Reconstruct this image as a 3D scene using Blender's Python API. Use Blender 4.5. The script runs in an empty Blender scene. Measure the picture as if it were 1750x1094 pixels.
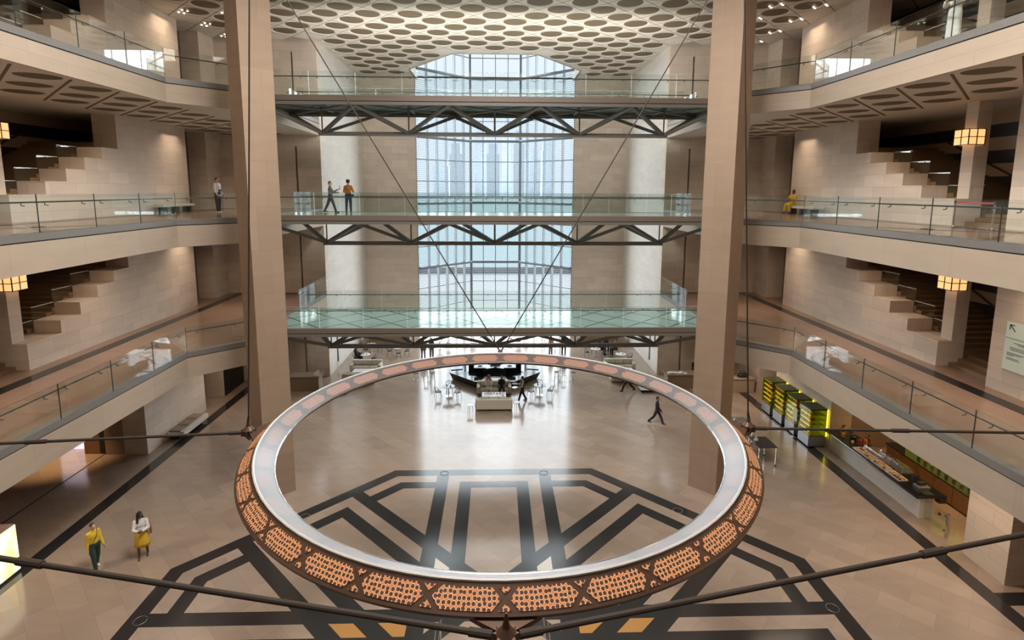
import bpy, bmesh, math, random
from mathutils import Vector, Matrix
random.seed(7)
PI = math.pi
sc = bpy.context.scene
COL = sc.collection

# ------------------------------------------------------------------ camera, world, light, exposure
cam_data = bpy.data.cameras.new('camera')
cam = bpy.data.objects.new('camera', cam_data)
COL.objects.link(cam)
sc.camera = cam
cam_data.sensor_fit = 'HORIZONTAL'
cam_data.sensor_width = 36.0
cam_data.lens = 930.0 / 1750.0 * 36.0
cam_data.shift_x = -(876.1 - 875.0) / 1750.0
cam_data.shift_y = (453.0 - 547.0) / 1750.0
cam_data.clip_start = 0.1
cam_data.clip_end = 3000
_p, _y, _r = math.radians(7.92), math.radians(1.71), math.radians(0.26)
_f = Vector((math.sin(_y) * math.cos(_p), math.cos(_y) * math.cos(_p), -math.sin(_p)))
_rr = Vector((math.cos(_y), -math.sin(_y), 0))
_u = _rr.cross(_f)
_r2 = math.cos(_r) * _rr + math.sin(_r) * _u
_u2 = -math.sin(_r) * _rr + math.cos(_r) * _u
cam.matrix_world = Matrix(((_r2.x, _u2.x, -_f.x, 0.12), (_r2.y, _u2.y, -_f.y, 0.0), (_r2.z, _u2.z, -_f.z, 14.06), (0, 0, 0, 1)))

sc.view_settings.view_transform = 'Standard'
sc.view_settings.look = 'None'
sc.view_settings.gamma = 1.0
sc.view_settings.use_curve_mapping = False
sc.view_settings.exposure = 0.30
sc.cycles.transparent_max_bounces = 32

world = bpy.data.worlds.new('world')
sc.world = world
world.use_nodes = True
wn = world.node_tree
wn.nodes.clear()
w_out = wn.nodes.new('ShaderNodeOutputWorld')
w_bg = wn.nodes.new('ShaderNodeBackground')
w_tc = wn.nodes.new('ShaderNodeTexCoord')
w_sep = wn.nodes.new('ShaderNodeSeparateXYZ')
w_ramp = wn.nodes.new('ShaderNodeValToRGB')
wn.links.new(w_tc.outputs['Generated'], w_sep.inputs[0])
wn.links.new(w_sep.outputs['Z'], w_ramp.inputs[0])
w_ramp.color_ramp.elements[0].position = 0.0
w_ramp.color_ramp.elements[0].color = (0.80, 0.90, 1.0, 1)
w_ramp.color_ramp.elements[1].position = 0.45
w_ramp.color_ramp.elements[1].color = (0.98, 0.98, 1.0, 1)
wn.links.new(w_ramp.outputs[0], w_bg.inputs[0])
w_bg.inputs[1].default_value = 0.85
wn.links.new(w_bg.outputs[0], w_out.inputs[0])


def lamp(name, kind, loc, energy, color=(1, 1, 1), size=1.0, size_y=None, target=None, spot=None, blend=0.5):
    d = bpy.data.lights.new(name, kind)
    d.energy = energy
    d.color = color
    o = bpy.data.objects.new(name, d)
    COL.objects.link(o)
    o.location = loc
    if kind == 'AREA':
        d.size = size
        if size_y:
            d.shape = 'RECTANGLE'
            d.size_y = size_y
    elif kind == 'SUN':
        d.angle = size
    else:
        d.shadow_soft_size = size
    if kind == 'SPOT':
        d.spot_size = spot
        d.spot_blend = blend
    if target is not None:
        o.rotation_euler = (Vector(target) - Vector(loc)).to_track_quat('-Z', 'Y').to_euler()
    return o


lamp('daylight_from_window', 'SUN', (0, 70, 40), 2.5, (0.93, 0.97, 1.0), size=math.radians(46), target=(0, 24, 18))
for _s in (-1, 1):
    lamp('daylight_from_side_sky', 'SUN', (_s * 30, 80, 40), 7.0, (0.96, 0.98, 1.0), size=math.radians(60), target=(_s * -6, 44, 22))
lamp('high_sun', 'SUN', (6, 80, 70), 1.6, (1.0, 0.97, 0.92), size=math.radians(6), target=(0, 50, 0))
lamp('dome_skylight', 'AREA', (0, 13.9, 29.2), 1500, (1.0, 0.97, 0.93), size=12, target=(0, 13.9, 0))
for _s in (-1, 1):
    lamp('side_wall_fill_light', 'AREA', (_s * 1.5, 14.0, 25.5), 2350, (1.0, 0.955, 0.90), size=8, size_y=4, target=(_s * 20, 15.5, 9))  # pair of lamps added in the drum to brighten the side walls
lamp('rear_fill_light', 'AREA', (0, -2.0, 23.6), 250, (1.0, 0.96, 0.91), size=16, size_y=5, target=(0, 24, 6))  # added fill lamp behind the camera; no skylight opens here
for _s in (-1, 1):
    for _yy in (10, 18, 26, 34):
        for _z, _e in ((24.0, 90), (17.3, 65), (10.9, 75)):
            lamp('aisle_downlight', 'AREA', (_s * 16.9, _yy, _z), _e, (1.0, 0.76, 0.55), size=1.6, size_y=5.0,
                 target=(_s * 16.6, _yy, 0)).data.spread = math.radians(155)
        if _yy == 26:
            continue
        lamp('ground_downlight', 'SPOT', (_s * 16.3, _yy, 5.0), 280 if _s < 0 else 460, (1.0, 0.74, 0.52), size=0.12,
             target=(_s * 15.9, _yy, 0), spot=math.radians(140), blend=1.0)
lamp('ceiling_fill_light', 'AREA', (0, 34.85, 18.65), 1150, (1.0, 0.96, 0.90), size=21, size_y=0.6, target=(0, 38.0, 24.3))  # added lamp, hidden behind the top bridge, that brightens the ceiling
for _yy in (19.8, 22.2, 24.6, 27.0):
    lamp('hatch_downlight', 'SPOT', (20.5, _yy, 5.0), 210, (1.0, 0.60, 0.30), size=0.06, target=(20.6, _yy, 0), spot=math.radians(110), blend=0.9)
lamp('lobby_downlight', 'SPOT', (-22.3, 27.0, 4.9), 900, (1.0, 0.62, 0.28), size=0.1, target=(-22.6, 27.6, 0), spot=math.radians(70), blend=0.8)

# ------------------------------------------------------------------ helpers
ORG = {}


class MB:
    def __init__(self):
        self.v, self.f, self.uv = [], [], None

    def add(self, vs, fs, uvs=None):
        n = len(self.v)
        self.v += [Vector(p) for p in vs]
        self.f += [[i + n for i in f] for f in fs]
        if uvs is not None:
            if self.uv is None:
                self.uv = []
            self.uv += uvs
        return self

    def box(self, x0, x1, y0, y1, z0, z1):
        v = [(x, y, z) for z in (z0, z1) for y in (y0, y1) for x in (x0, x1)]
        return self.add(v, [(0, 2, 3, 1), (4, 5, 7, 6), (0, 1, 5, 4), (2, 6, 7, 3), (0, 4, 6, 2), (1, 3, 7, 5)])

    def prism(self, poly, z0, z1):
        n = len(poly)
        v = [(x, y, z0) for x, y in poly] + [(x, y, z1) for x, y in poly]
        f = [tuple(range(n))[::-1], tuple(range(n, 2 * n))] + [(i, (i + 1) % n, n + (i + 1) % n, n + i) for i in range(n)]
        return self.add(v, f)

    def xprism(self, poly, x0, x1):
        n = len(poly)
        v = [(x0, y, z) for y, z in poly] + [(x1, y, z) for y, z in poly]
        f = [tuple(range(n))[::-1], tuple(range(n, 2 * n))] + [(i, (i + 1) % n, n + (i + 1) % n, n + i) for i in range(n)]
        return self.add(v, f)

    def bar(self, p, q, w, h=None):
        p, q = Vector(p), Vector(q)
        h = h or w
        d = (q - p).normalized()
        up = Vector((0, 0, 1)) if abs(d.z) < 0.98 else Vector((0, 1, 0))
        a = d.cross(up).normalized() * w / 2
        b = a.cross(d).normalized() * h / 2
        v = [p - a - b, p + a - b, p + a + b, p - a + b, q - a - b, q + a - b, q + a + b, q - a + b]
        return self.add(v, [(0, 1, 2, 3), (7, 6, 5, 4), (0, 4, 5, 1), (1, 5, 6, 2), (2, 6, 7, 3), (3, 7, 4, 0)])

    def tube(self, pts, r, n=10, cap=True):
        pts = [Vector(p) for p in pts]
        rs = r if isinstance(r, (list, tuple)) else [r] * len(pts)
        v, f = [], []
        ref = None
        for i, p in enumerate(pts):
            d = (pts[min(i + 1, len(pts) - 1)] - pts[max(i - 1, 0)]).normalized()
            if ref is None:
                ref = Vector((0, 0, 1)) if abs(d.z) < 0.9 else Vector((1, 0, 0))
            a = (ref - d * ref.dot(d)).normalized()
            ref = a
            b = d.cross(a)
            for k in range(n):
                t = 2 * PI * k / n
                v.append(p + (a * math.cos(t) + b * math.sin(t)) * rs[i])
        for i in range(len(pts) - 1):
            for k in range(n):
                k2 = (k + 1) % n
                f.append((i * n + k, i * n + k2, (i + 1) * n + k2, (i + 1) * n + k))
        if cap:
            f.append(tuple(range(n))[::-1])
            f.append(tuple(range((len(pts) - 1) * n, len(pts) * n)))
        return self.add(v, f)

    def lathe(self, prof, c=(0, 0, 0), n=24):
        v, f = [], []
        m = len(prof)
        for r, z in prof:
            for k in range(n):
                t = 2 * PI * k / n
                v.append((c[0] + r * math.cos(t), c[1] + r * math.sin(t), c[2] + z))
        for i in range(m - 1):
            for k in range(n):
                k2 = (k + 1) % n
                f.append((i * n + k, i * n + k2, (i + 1) * n + k2, (i + 1) * n + k))
        f.append(tuple(range(n))[::-1])
        f.append(tuple(range((m - 1) * n, m * n)))
        return self.add(v, f)

    def ell(self, c, r, n=12, m=8, rot=None):
        c = Vector(c)
        v, f = [], []
        for i in range(1, m):
            ph = PI * i / m
            for k in range(n):
                t = 2 * PI * k / n
                p = Vector((r[0] * math.sin(ph) * math.cos(t), r[1] * math.sin(ph) * math.sin(t), r[2] * math.cos(ph)))
                v.append(c + (rot @ p if rot else p))
        top = Vector((0, 0, r[2]))
        v.append(c + (rot @ top if rot else top))
        v.append(c - (rot @ top if rot else top))
        T, B = len(v) - 2, len(v) - 1
        for i in range(m - 2):
            for k in range(n):
                k2 = (k + 1) % n
                f.append((i * n + k, (i + 1) * n + k, (i + 1) * n + k2, i * n + k2))
        for k in range(n):
            k2 = (k + 1) % n
            f.append((T, k, k2))
            f.append((B, (m - 2) * n + k2, (m - 2) * n + k))
        return self.add(v, f)

    def capsule(self, p, q, r0, r1, n=10, m=4):
        p, q = Vector(p), Vector(q)
        d = q - p
        L = d.length
        if L < 1e-6:
            return self.ell(p, (r0, r0, r0), n, 2 * m)
        d.normalize()
        pts, rs = [], []
        for i in range(m + 1):
            a = PI / 2 * i / m
            pts.append(p - d * r0 * math.cos(a))
            rs.append(max(r0 * math.sin(a), r0 * 0.02))
        for i in range(m + 1):
            a = PI / 2 * i / m
            pts.append(q + d * r1 * math.sin(a))
            rs.append(max(r1 * math.cos(a), r1 * 0.02))
        return self.tube(pts, rs, n)

    def build(self, name, mat, parent=None, smooth=False, bevel=0.0, org=None, recalc=True):
        o3 = Vector(org) if org is not None else (ORG[parent.name] if parent is not None else Vector((0, 0, 0)))
        me = bpy.data.meshes.new(name)
        me.from_pydata([tuple(p - o3) for p in self.v], [], self.f)
        bm = bmesh.new()
        bm.from_mesh(me)
        if recalc:
            bmesh.ops.recalc_face_normals(bm, faces=bm.faces[:])
        if bevel > 0:
            bmesh.ops.bevel(bm, geom=[e for e in bm.edges if len(e.link_faces) == 2 and e.calc_face_angle(0) > 0.5] , offset=bevel,
                            segments=2, affect='EDGES', profile=0.5, clamp_overlap=True)
        uvl = bm.loops.layers.uv.new('uv')
        bm.verts.ensure_lookup_table()
        bm.normal_update()
        if self.uv is not None and bevel == 0:
            for fc in bm.faces:
                for lp in fc.loops:
                    lp[uvl].uv = self.uv[lp.vert.index]
        else:
            for fc in bm.faces:
                n = fc.normal
                if abs(n.z) > 0.75:
                    for lp in fc.loops:
                        p = lp.vert.co + o3
                        lp[uvl].uv = (p.x, p.y)
                else:
                    t = Vector((-n.y, n.x, 0)).normalized()
                    for lp in fc.loops:
                        p = lp.vert.co + o3
                        lp[uvl].uv = (p.dot(t), p.z)
        if smooth:
            for fc in bm.faces:
                fc.smooth = True
        bm.to_mesh(me)
        bm.free()
        if mat is not None:
            me.materials.append(mat)
        o = bpy.data.objects.new(name, me)
        COL.objects.link(o)
        if parent is not None:
            o.parent = parent
            ORG[o.name] = o3
            if org is not None:
                o.location = o3 - ORG[parent.name]
        else:
            o.location = o3
            ORG[o.name] = o3
        return o


def tag(o, label=None, cat=None, group=None, kind=None):
    if label:
        o['label'] = label
    if cat:
        o['category'] = cat
    if group:
        o['group'] = group
    if kind:
        o['kind'] = kind
    return o


def thing(name, label, cat, loc=(0, 0, 0), group=None):
    o = bpy.data.objects.new(name, None)
    o.empty_display_size = 0.1
    COL.objects.link(o)
    o.location = loc
    ORG[o.name] = Vector(loc)
    return tag(o, label, cat, group)


def struct(name, mb, mat, **k):
    return tag(mb.build(name, mat, **k), kind='structure')


def copy_tree(o, parent=None):
    c = o.copy()
    COL.objects.link(c)
    if parent is not None:
        c.parent = parent
    for ch in list(o.children):
        copy_tree(ch, c)
    return c


def place(proto, used, loc, rz=0.0, label=None, group=None):
    """first use moves the prototype itself, later uses copy it with its parts"""
    if proto.name in used:
        o = copy_tree(proto)
    else:
        used.add(proto.name)
        o = proto
    o.location = loc
    o.rotation_euler = (0, 0, rz)
    if label:
        o['label'] = label
    if group:
        o['group'] = group
    return o


USED = set()

# ------------------------------------------------------------------ materials
MATS = {}


def new_mat(name):
    m = bpy.data.materials.new(name)
    m.use_nodes = True
    nt = m.node_tree
    b = nt.nodes['Principled BSDF']
    return m, nt, b


def simple(name, col, rough=0.6, metal=0.0, spec=0.5, emit=None, estr=0.0, noise=0.0, nscale=8.0, alpha=1.0):
    if name in MATS:
        return MATS[name]
    m, nt, b = new_mat(name)
    b.inputs['Base Color'].default_value = (*col, 1)
    b.inputs['Roughness'].default_value = rough
    b.inputs['Metallic'].default_value = metal
    b.inputs['Specular IOR Level'].default_value = spec
    b.inputs['Alpha'].default_value = alpha
    if noise > 0:
        tc = nt.nodes.new('ShaderNodeTexCoord')
        nz = nt.nodes.new('ShaderNodeTexNoise')
        nz.inputs['Scale'].default_value = nscale
        nz.inputs['Detail'].default_value = 4
        mr = nt.nodes.new('ShaderNodeMapRange')
        mr.inputs['To Min'].default_value = 1 - noise
        mr.inputs['To Max'].default_value = 1 + noise
        hs = nt.nodes.new('ShaderNodeHueSaturation')
        hs.inputs['Color'].default_value = (*col, 1)
        nt.links.new(tc.outputs['Object'], nz.inputs['Vector'])
        nt.links.new(nz.outputs['Fac'], mr.inputs['Value'])
        nt.links.new(mr.outputs[0], hs.inputs['Value'])
        nt.links.new(hs.outputs[0], b.inputs['Base Color'])
    if emit:
        b.inputs['Emission Color'].default_value = (*emit, 1)
        b.inputs['Emission Strength'].default_value = estr
    MATS[name] = m
    return m


def nd(nt, typ, **kw):
    n = nt.nodes.new(typ)
    for k, v in kw.items():
        setattr(n, k, v)
    return n


def stone(name, col, bw=1.2, bh=0.6, var=0.10, rough=0.7, mortar=0.008, dark=0.72, spec=0.3, rot=0.0, streak=0.06):
    if name in MATS:
        return MATS[name]
    m, nt, b = new_mat(name)
    L = nt.links.new
    tc = nd(nt, 'ShaderNodeTexCoord')
    mp = nd(nt, 'ShaderNodeMapping')
    mp.inputs['Rotation'].default_value = (0, 0, rot)
    L(tc.outputs['UV'], mp.inputs[0])
    br = nd(nt, 'ShaderNodeTexBrick')
    br.inputs['Color1'].default_value = (*[c * (1 - var) for c in col], 1)
    br.inputs['Color2'].default_value = (*[c * (1 + var) for c in col], 1)
    br.inputs['Mortar'].default_value = (*[c * dark for c in col], 1)
    br.inputs['Scale'].default_value = 1.0
    br.inputs['Mortar Size'].default_value = mortar
    br.inputs['Brick Width'].default_value = bw
    br.inputs['Row Height'].default_value = bh
    L(mp.outputs[0], br.inputs['Vector'])
    nz = nd(nt, 'ShaderNodeTexNoise')
    nz.inputs['Scale'].default_value = 1.0
    nz.inputs['Detail'].default_value = 6
    mp2 = nd(nt, 'ShaderNodeMapping')
    mp2.inputs['Scale'].default_value = (0.7, 3.0, 1)
    L(mp.outputs[0], mp2.inputs[0])
    L(mp2.outputs[0], nz.inputs['Vector'])
    mr = nd(nt, 'ShaderNodeMapRange')
    mr.inputs['To Min'].default_value = 1 - streak * 2
    mr.inputs['To Max'].default_value = 1 + streak * 2
    L(nz.outputs['Fac'], mr.inputs['Value'])
    hs = nd(nt, 'ShaderNodeHueSaturation')
    L(br.outputs['Color'], hs.inputs['Color'])
    L(mr.outputs[0], hs.inputs['Value'])
    L(hs.outputs[0], b.inputs['Base Color'])
    b.inputs['Roughness'].default_value = rough
    b.inputs['Specular IOR Level'].default_value = spec
    MATS[name] = m
    return m


M_WALL = stone('limestone_wall', (0.69, 0.60, 0.51), 1.5, 0.62, var=0.07)
M_PILLAR = stone('pillar_stone', (0.36, 0.265, 0.195), 1.0, 1.9, var=0.05, dark=0.85)
M_FASCIA = stone('fascia_stone', (0.47, 0.385, 0.305), 3.0, 2.6, var=0.03, dark=0.85)
M_FLOOR2 = stone('gallery_floor_stone', (0.30, 0.195, 0.14), 1.2, 1.2, var=0.06, rough=0.16, spec=0.5, dark=0.88, mortar=0.006)
M_CAP = simple('grey_stone_cap', (0.20, 0.19, 0.18), 0.45, noise=0.1)
M_GAP = simple('dark_joint', (0.02, 0.018, 0.016), 0.9)
M_BLACK = simple('black_granite', (0.022, 0.021, 0.022), 0.25, noise=0.2, nscale=20)
M_CEIL = simple('cream_ceiling', (0.66, 0.61, 0.53), 0.8, noise=0.03)
M_DISC = simple('coffer_shade_disc', (0.135, 0.10, 0.058), 0.7)  # brown puts the shade inside the coffers into the disc colour
M_STEEL = simple('painted_grey_steel', (0.20, 0.19, 0.18), 0.5, metal=0.3)
M_BEAM = simple('bronze_beam', (0.215, 0.175, 0.145), 0.5, metal=0.3)
M_CHROME = simple('brushed_chrome', (0.70, 0.70, 0.70), 0.22, metal=1.0)
M_RAIL = simple('dark_steel_rail', (0.10, 0.10, 0.105), 0.35, metal=0.7)
M_MULL = simple('window_steel', (0.20, 0.24, 0.28), 0.45, metal=0.3)
M_MULL2 = simple('window_fin', (0.34, 0.40, 0.45), 0.45, metal=0.3)
M_BROWNWALL = stone('brown_rear_stone', (0.24, 0.18, 0.13), 1.5, 0.62, var=0.05)
M_WHITEWALL = stone('pale_limestone', (0.68, 0.64, 0.585), 1.5, 0.62, var=0.03, dark=0.9)
M_WOOD = simple('brown_wood', (0.20, 0.105, 0.05), 0.45, noise=0.15)
M_DARKWOOD = simple('dark_panel', (0.085, 0.055, 0.035), 0.5)
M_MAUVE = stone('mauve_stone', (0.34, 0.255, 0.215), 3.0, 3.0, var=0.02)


def glass(name, tint, refl=0.9, base=0.06, rough=0.02, opac=0.0):
    m = bpy.data.materials.new(name)
    m.use_nodes = True
    nt = m.node_tree
    nt.nodes.clear()
    L = nt.links.new
    out = nd(nt, 'ShaderNodeOutputMaterial')
    tr = nd(nt, 'ShaderNodeBsdfTransparent')
    tr.inputs[0].default_value = (*tint, 1)
    gl = nd(nt, 'ShaderNodeBsdfGlossy')
    gl.inputs['Roughness'].default_value = rough
    gl.inputs['Color'].default_value = (refl, refl, refl, 1)
    lw = nd(nt, 'ShaderNodeLayerWeight')
    lw.inputs['Blend'].default_value = 0.5
    pw = nd(nt, 'ShaderNodeMath', operation='POWER')
    pw.inputs[1].default_value = 4.5
    L(lw.outputs['Facing'], pw.inputs[0])
    ad = nd(nt, 'ShaderNodeMath', operation='MULTIPLY_ADD')
    ad.use_clamp = True
    ad.inputs[1].default_value = 0.95
    ad.inputs[2].default_value = base
    L(pw.outputs[0], ad.inputs[0])
    mx = nd(nt, 'ShaderNodeMixShader')
    L(ad.outputs[0], mx.inputs[0])
    L(tr.outputs[0], mx.inputs[1])
    L(gl.outputs[0], mx.inputs[2])
    L(mx.outputs[0], out.inputs[0])
    MATS[name] = m
    return m


M_GLASS = glass('clear_glass', (0.93, 0.96, 0.95), base=0.045)


def ground_floor_mat():
    m, nt, b = new_mat('inlaid_marble_floor')
    L = nt.links.new
    tc = nd(nt, 'ShaderNodeTexCoord')
    sep = nd(nt, 'ShaderNodeSeparateXYZ')
    L(tc.outputs['Object'], sep.inputs[0])

    def mth(op, a, bb=None, c=None):
        n = nd(nt, 'ShaderNodeMath', operation=op)
        for i, v in enumerate((a, bb, c)):
            if v is None:
                continue
            if isinstance(v, (int, float)):
                n.inputs[i].default_value = v
            else:
                L(v, n.inputs[i])
        return n.outputs[0]

    X = sep.outputs['X']
    Y = mth('SUBTRACT', sep.outputs['Y'], 13.9)
    k = 1 / math.sqrt(2)
    A = mth('ABSOLUTE', X)
    B = mth('ABSOLUTE', Y)
    Cc = mth('ABSOLUTE', mth('MULTIPLY', mth('ADD', X, Y), k))
    D = mth('ABSOLUTE', mth('MULTIPLY', mth('SUBTRACT', X, Y), k))
    N = mth('MAXIMUM', mth('MAXIMUM', A, B), mth('MAXIMUM', Cc, D))

    def rng(v, a, bb):
        return mth('MULTIPLY', mth('GREATER_THAN', v, a), mth('LESS_THAN', v, bb))

    def anyof(*vs):
        r = vs[0]
        for v in vs[1:]:
            r = mth('MAXIMUM', r, v)
        return r

    outer = anyof(*[rng(v, 2.22, 2.80) for v in (A, B, Cc, D)])
    inner = mth('MULTIPLY', anyof(*[rng(v, 1.08, 1.65) for v in (A, B, Cc, D)]), mth('LESS_THAN', N, 10.86))
    gap = anyof(*[rng(v, 1.65, 2.22) for v in (A, B, Cc, D)])
    ring1 = rng(N, 11.43, 12.0)
    ring2 = mth('MULTIPLY', rng(N, 10.31, 10.86), mth('SUBTRACT', 1.0, gap))
    star = mth('MULTIPLY', mth('MULTIPLY', anyof(outer, inner, ring1, ring2), mth('LESS_THAN', N, 12.0)), mth('GREATER_THAN', N, 2.22))
    # slim ring covers let into the octagon band
    border = mth('MULTIPLY', rng(A, 17.1, 17.7), mth('LESS_THAN', Y, 25.6))
    black = mth('MAXIMUM', star, border)
    # warm coloured stones where the diagonal and the cross gaps meet
    gB = rng(B, 1.65, 2.22)
    gCD = anyof(rng(Cc, 1.65, 2.22), rng(D, 1.65, 2.22))
    side = mth('MULTIPLY', mth('GREATER_THAN', A, 2.8), mth('MULTIPLY', gB, mth('LESS_THAN', N, 8)))
    o1 = mth('MULTIPLY', side, gCD)
    o2 = mth('MULTIPLY', side, anyof(mth('LESS_THAN', Cc, 1.08), mth('LESS_THAN', D, 1.08)))
    orange = anyof(o1, o2)
    gA = rng(A, 1.65, 2.22)
    white = mth('MULTIPLY', mth('MULTIPLY', gA, gCD), mth('LESS_THAN', N, 8))

    mp = nd(nt, 'ShaderNodeMapping')
    mp.inputs['Rotation'].default_value = (0, 0, PI / 4)
    L(tc.outputs['Object'], mp.inputs[0])
    br = nd(nt, 'ShaderNodeTexBrick')
    col = (0.36, 0.278, 0.218)
    br.inputs['Color1'].default_value = (*[c * 0.90 for c in col], 1)
    br.inputs['Color2'].default_value = (*[c * 1.10 for c in col], 1)
    br.inputs['Mortar'].default_value = (*[c * 0.80 for c in col], 1)
    br.inputs['Scale'].default_value = 1.0
    br.inputs['Mortar Size'].default_value = 0.007
    br.inputs['Brick Width'].default_value = 1.62
    br.inputs['Row Height'].default_value = 0.81
    L(mp.outputs[0], br.inputs['Vector'])
    mp2 = nd(nt, 'ShaderNodeMapping')
    mp2.inputs['Rotation'].default_value = (0, 0, PI / 4)
    mp2.inputs['Scale'].default_value = (0.5, 1.6, 1)
    L(tc.outputs['Object'], mp2.inputs[0])
    nz = nd(nt, 'ShaderNodeTexNoise')
    nz.inputs['Scale'].default_value = 1.3
    nz.inputs['Detail'].default_value = 7
    L(mp2.outputs[0], nz.inputs['Vector'])
    mr = nd(nt, 'ShaderNodeMapRange')
    mr.inputs['To Min'].default_value = 0.84
    mr.inputs['To Max'].default_value = 1.16
    L(nz.outputs['Fac'], mr.inputs['Value'])
    hs = nd(nt, 'ShaderNodeHueSaturation')
    L(br.outputs['Color'], hs.inputs['Color'])
    L(mr.outputs[0], hs.inputs['Value'])

    def mix(f, c1, c2):
        n = nd(nt, 'ShaderNodeMix')
        n.data_type = 'RGBA'
        L(f, n.inputs[0])
        if isinstance(c1, tuple):
            n.inputs[6].default_value = (*c1, 1)
        else:
            L(c1, n.inputs[6])
        if isinstance(c2, tuple):
            n.inputs[7].default_value = (*c2, 1)
        else:
            L(c2, n.inputs[7])
        return n.outputs[2]

    c = mix(white, hs.outputs[0], (0.62, 0.57, 0.50))
    c = mix(orange, c, (0.46, 0.24, 0.075))
    c = mix(black, c, (0.030, 0.028, 0.028))
    L(c, b.inputs['Base Color'])
    b.inputs['Roughness'].default_value = 0.16
    b.inputs['IOR'].default_value = 1.75
    return m


M_GROUND = ground_floor_mat()

# ------------------------------------------------------------------ levels
F1, F2, F3, ZC = 6.42, 12.62, 18.85, 24.25
SOF = {F1: 5.20, F2: 11.38, F3: 17.78}
XE, XW, XB = 14.4, 19.5, 12.5
YB0, YB1 = 29.4, 34.4
YF = 40.0
YBK = -8.0

# ------------------------------------------------------------------ ground floor
struct('floor', MB().box(-30, 30, YBK, 58.5, -0.4, 0.0), M_GROUND)

# ------------------------------------------------------------------ gallery floors
def gal_poly(s):
    p = [(XE, YBK), (XW + 6.0, YBK), (XW + 6.0, YF), (XB, YF), (XB, 27.0), (XE, 25.1)]
    return [(s * x, y) for x, y in p]


def edge_poly(s, w0, w1):
    """strip that follows the balcony edge; w0, w1 are offsets outwards into the void"""
    k = math.tan(PI / 8)
    def line(w):
        return [(XE - w, YBK), (XE - w, 25.1 - w * k), (XB - w, 27.0 - w * k), (XB - w, YF)]
    a, b = line(w0), line(w1)
    return [(s * x, y) for x, y in a + b[::-1]]


CUTF = {}
for s, sd in ((-1, 'left'), (1, 'right')):
    for F in (F1, F2, F3):
        sof = SOF[F]
        if F == F3:
            struct('floor', MB().prism(gal_poly(s), sof + 0.30, F), M_FLOOR2)
        else:
            struct('floor', MB().prism(gal_poly(s), sof, F), M_FLOOR2)
        struct('trim_fascia', MB().prism(edge_poly(s, -0.02, 0.05), sof, F - 0.27), M_FASCIA)
        struct('trim_joint', MB().prism(edge_poly(s, -0.02, 0.03), F - 0.27, F - 0.23), M_GAP)
        struct('trim_cap', MB().prism(edge_poly(s, -0.25, 0.06), F - 0.23, F + 0.012), M_CAP)
        # dark inlaid border along the gallery wall
        struct('trim_floor_border', MB().box(*sorted((s * 18.3, s * 18.9)), YBK, YF - 0.5, F, F + 0.006).box(*sorted((s * XB, s * 18.9)), YF - 0.5, YF - 0.02, F, F + 0.006), M_BLACK)

# soffit of the top gallery: three rows of shallow round coffers between grooves
def coffer_cell(mb, md, cx, cy, poly, z, r, depth, n=28):
    """flat square cell `poly` (4 corners) with a round recess"""
    pts, q = [], []
    for k in range(n):
        t = 2 * PI * k / n
        c, s_ = math.cos(t), math.sin(t)
        pts.append((cx + r * c, cy + r * s_))
        best = None
        for i in range(4):
            x0, y0 = poly[i][0] - cx, poly[i][1] - cy
            x1, y1 = poly[(i + 1) % 4][0] - cx, poly[(i + 1) % 4][1] - cy
            den = c * (y1 - y0) - s_ * (x1 - x0)
            if abs(den) < 1e-9:
                continue
            tt = (x0 * (y1 - y0) - y0 * (x1 - x0)) / den
            uu = (x0 * s_ - y0 * c) / den
            if tt > 0 and -1e-6 <= uu <= 1 + 1e-6:
                if best is None or tt < best[0]:
                    best = (tt, i)
        q.append((cx + c * best[0], cy + s_ * best[0], best[1]))
    v, f = [], []
    for k in range(n):
        v += [(q[k][0], q[k][1], z), (pts[k][0], pts[k][1], z),
              (cx + (pts[k][0] - cx) * 0.90, cy + (pts[k][1] - cy) * 0.90, z + depth)]
    for k in range(n):
        k2 = (k + 1) % n
        f.append((3 * k, 3 * k2, 3 * k2 + 1, 3 * k + 1))
        f.append((3 * k + 1, 3 * k2 + 1, 3 * k2 + 2, 3 * k + 2))
        if q[k][2] != q[k2][2]:
            cn = poly[q[k2][2]] if (q[k][2] + 1) % 4 == q[k2][2] else poly[(q[k2][2] + 1) % 4]
            v.append((cn[0], cn[1], z))
            f.append((3 * k, len(v) - 1, 3 * k2))
    mb.add(v, f)
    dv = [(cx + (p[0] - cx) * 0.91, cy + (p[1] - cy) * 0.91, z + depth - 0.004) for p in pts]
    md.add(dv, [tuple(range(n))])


def flip_down(o):
    bm = bmesh.new()
    bm.from_mesh(o.data)
    for f in bm.faces:
        if f.normal.z > 0.02:
            f.normal_flip()
    bm.to_mesh(o.data)
    bm.free()


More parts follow.
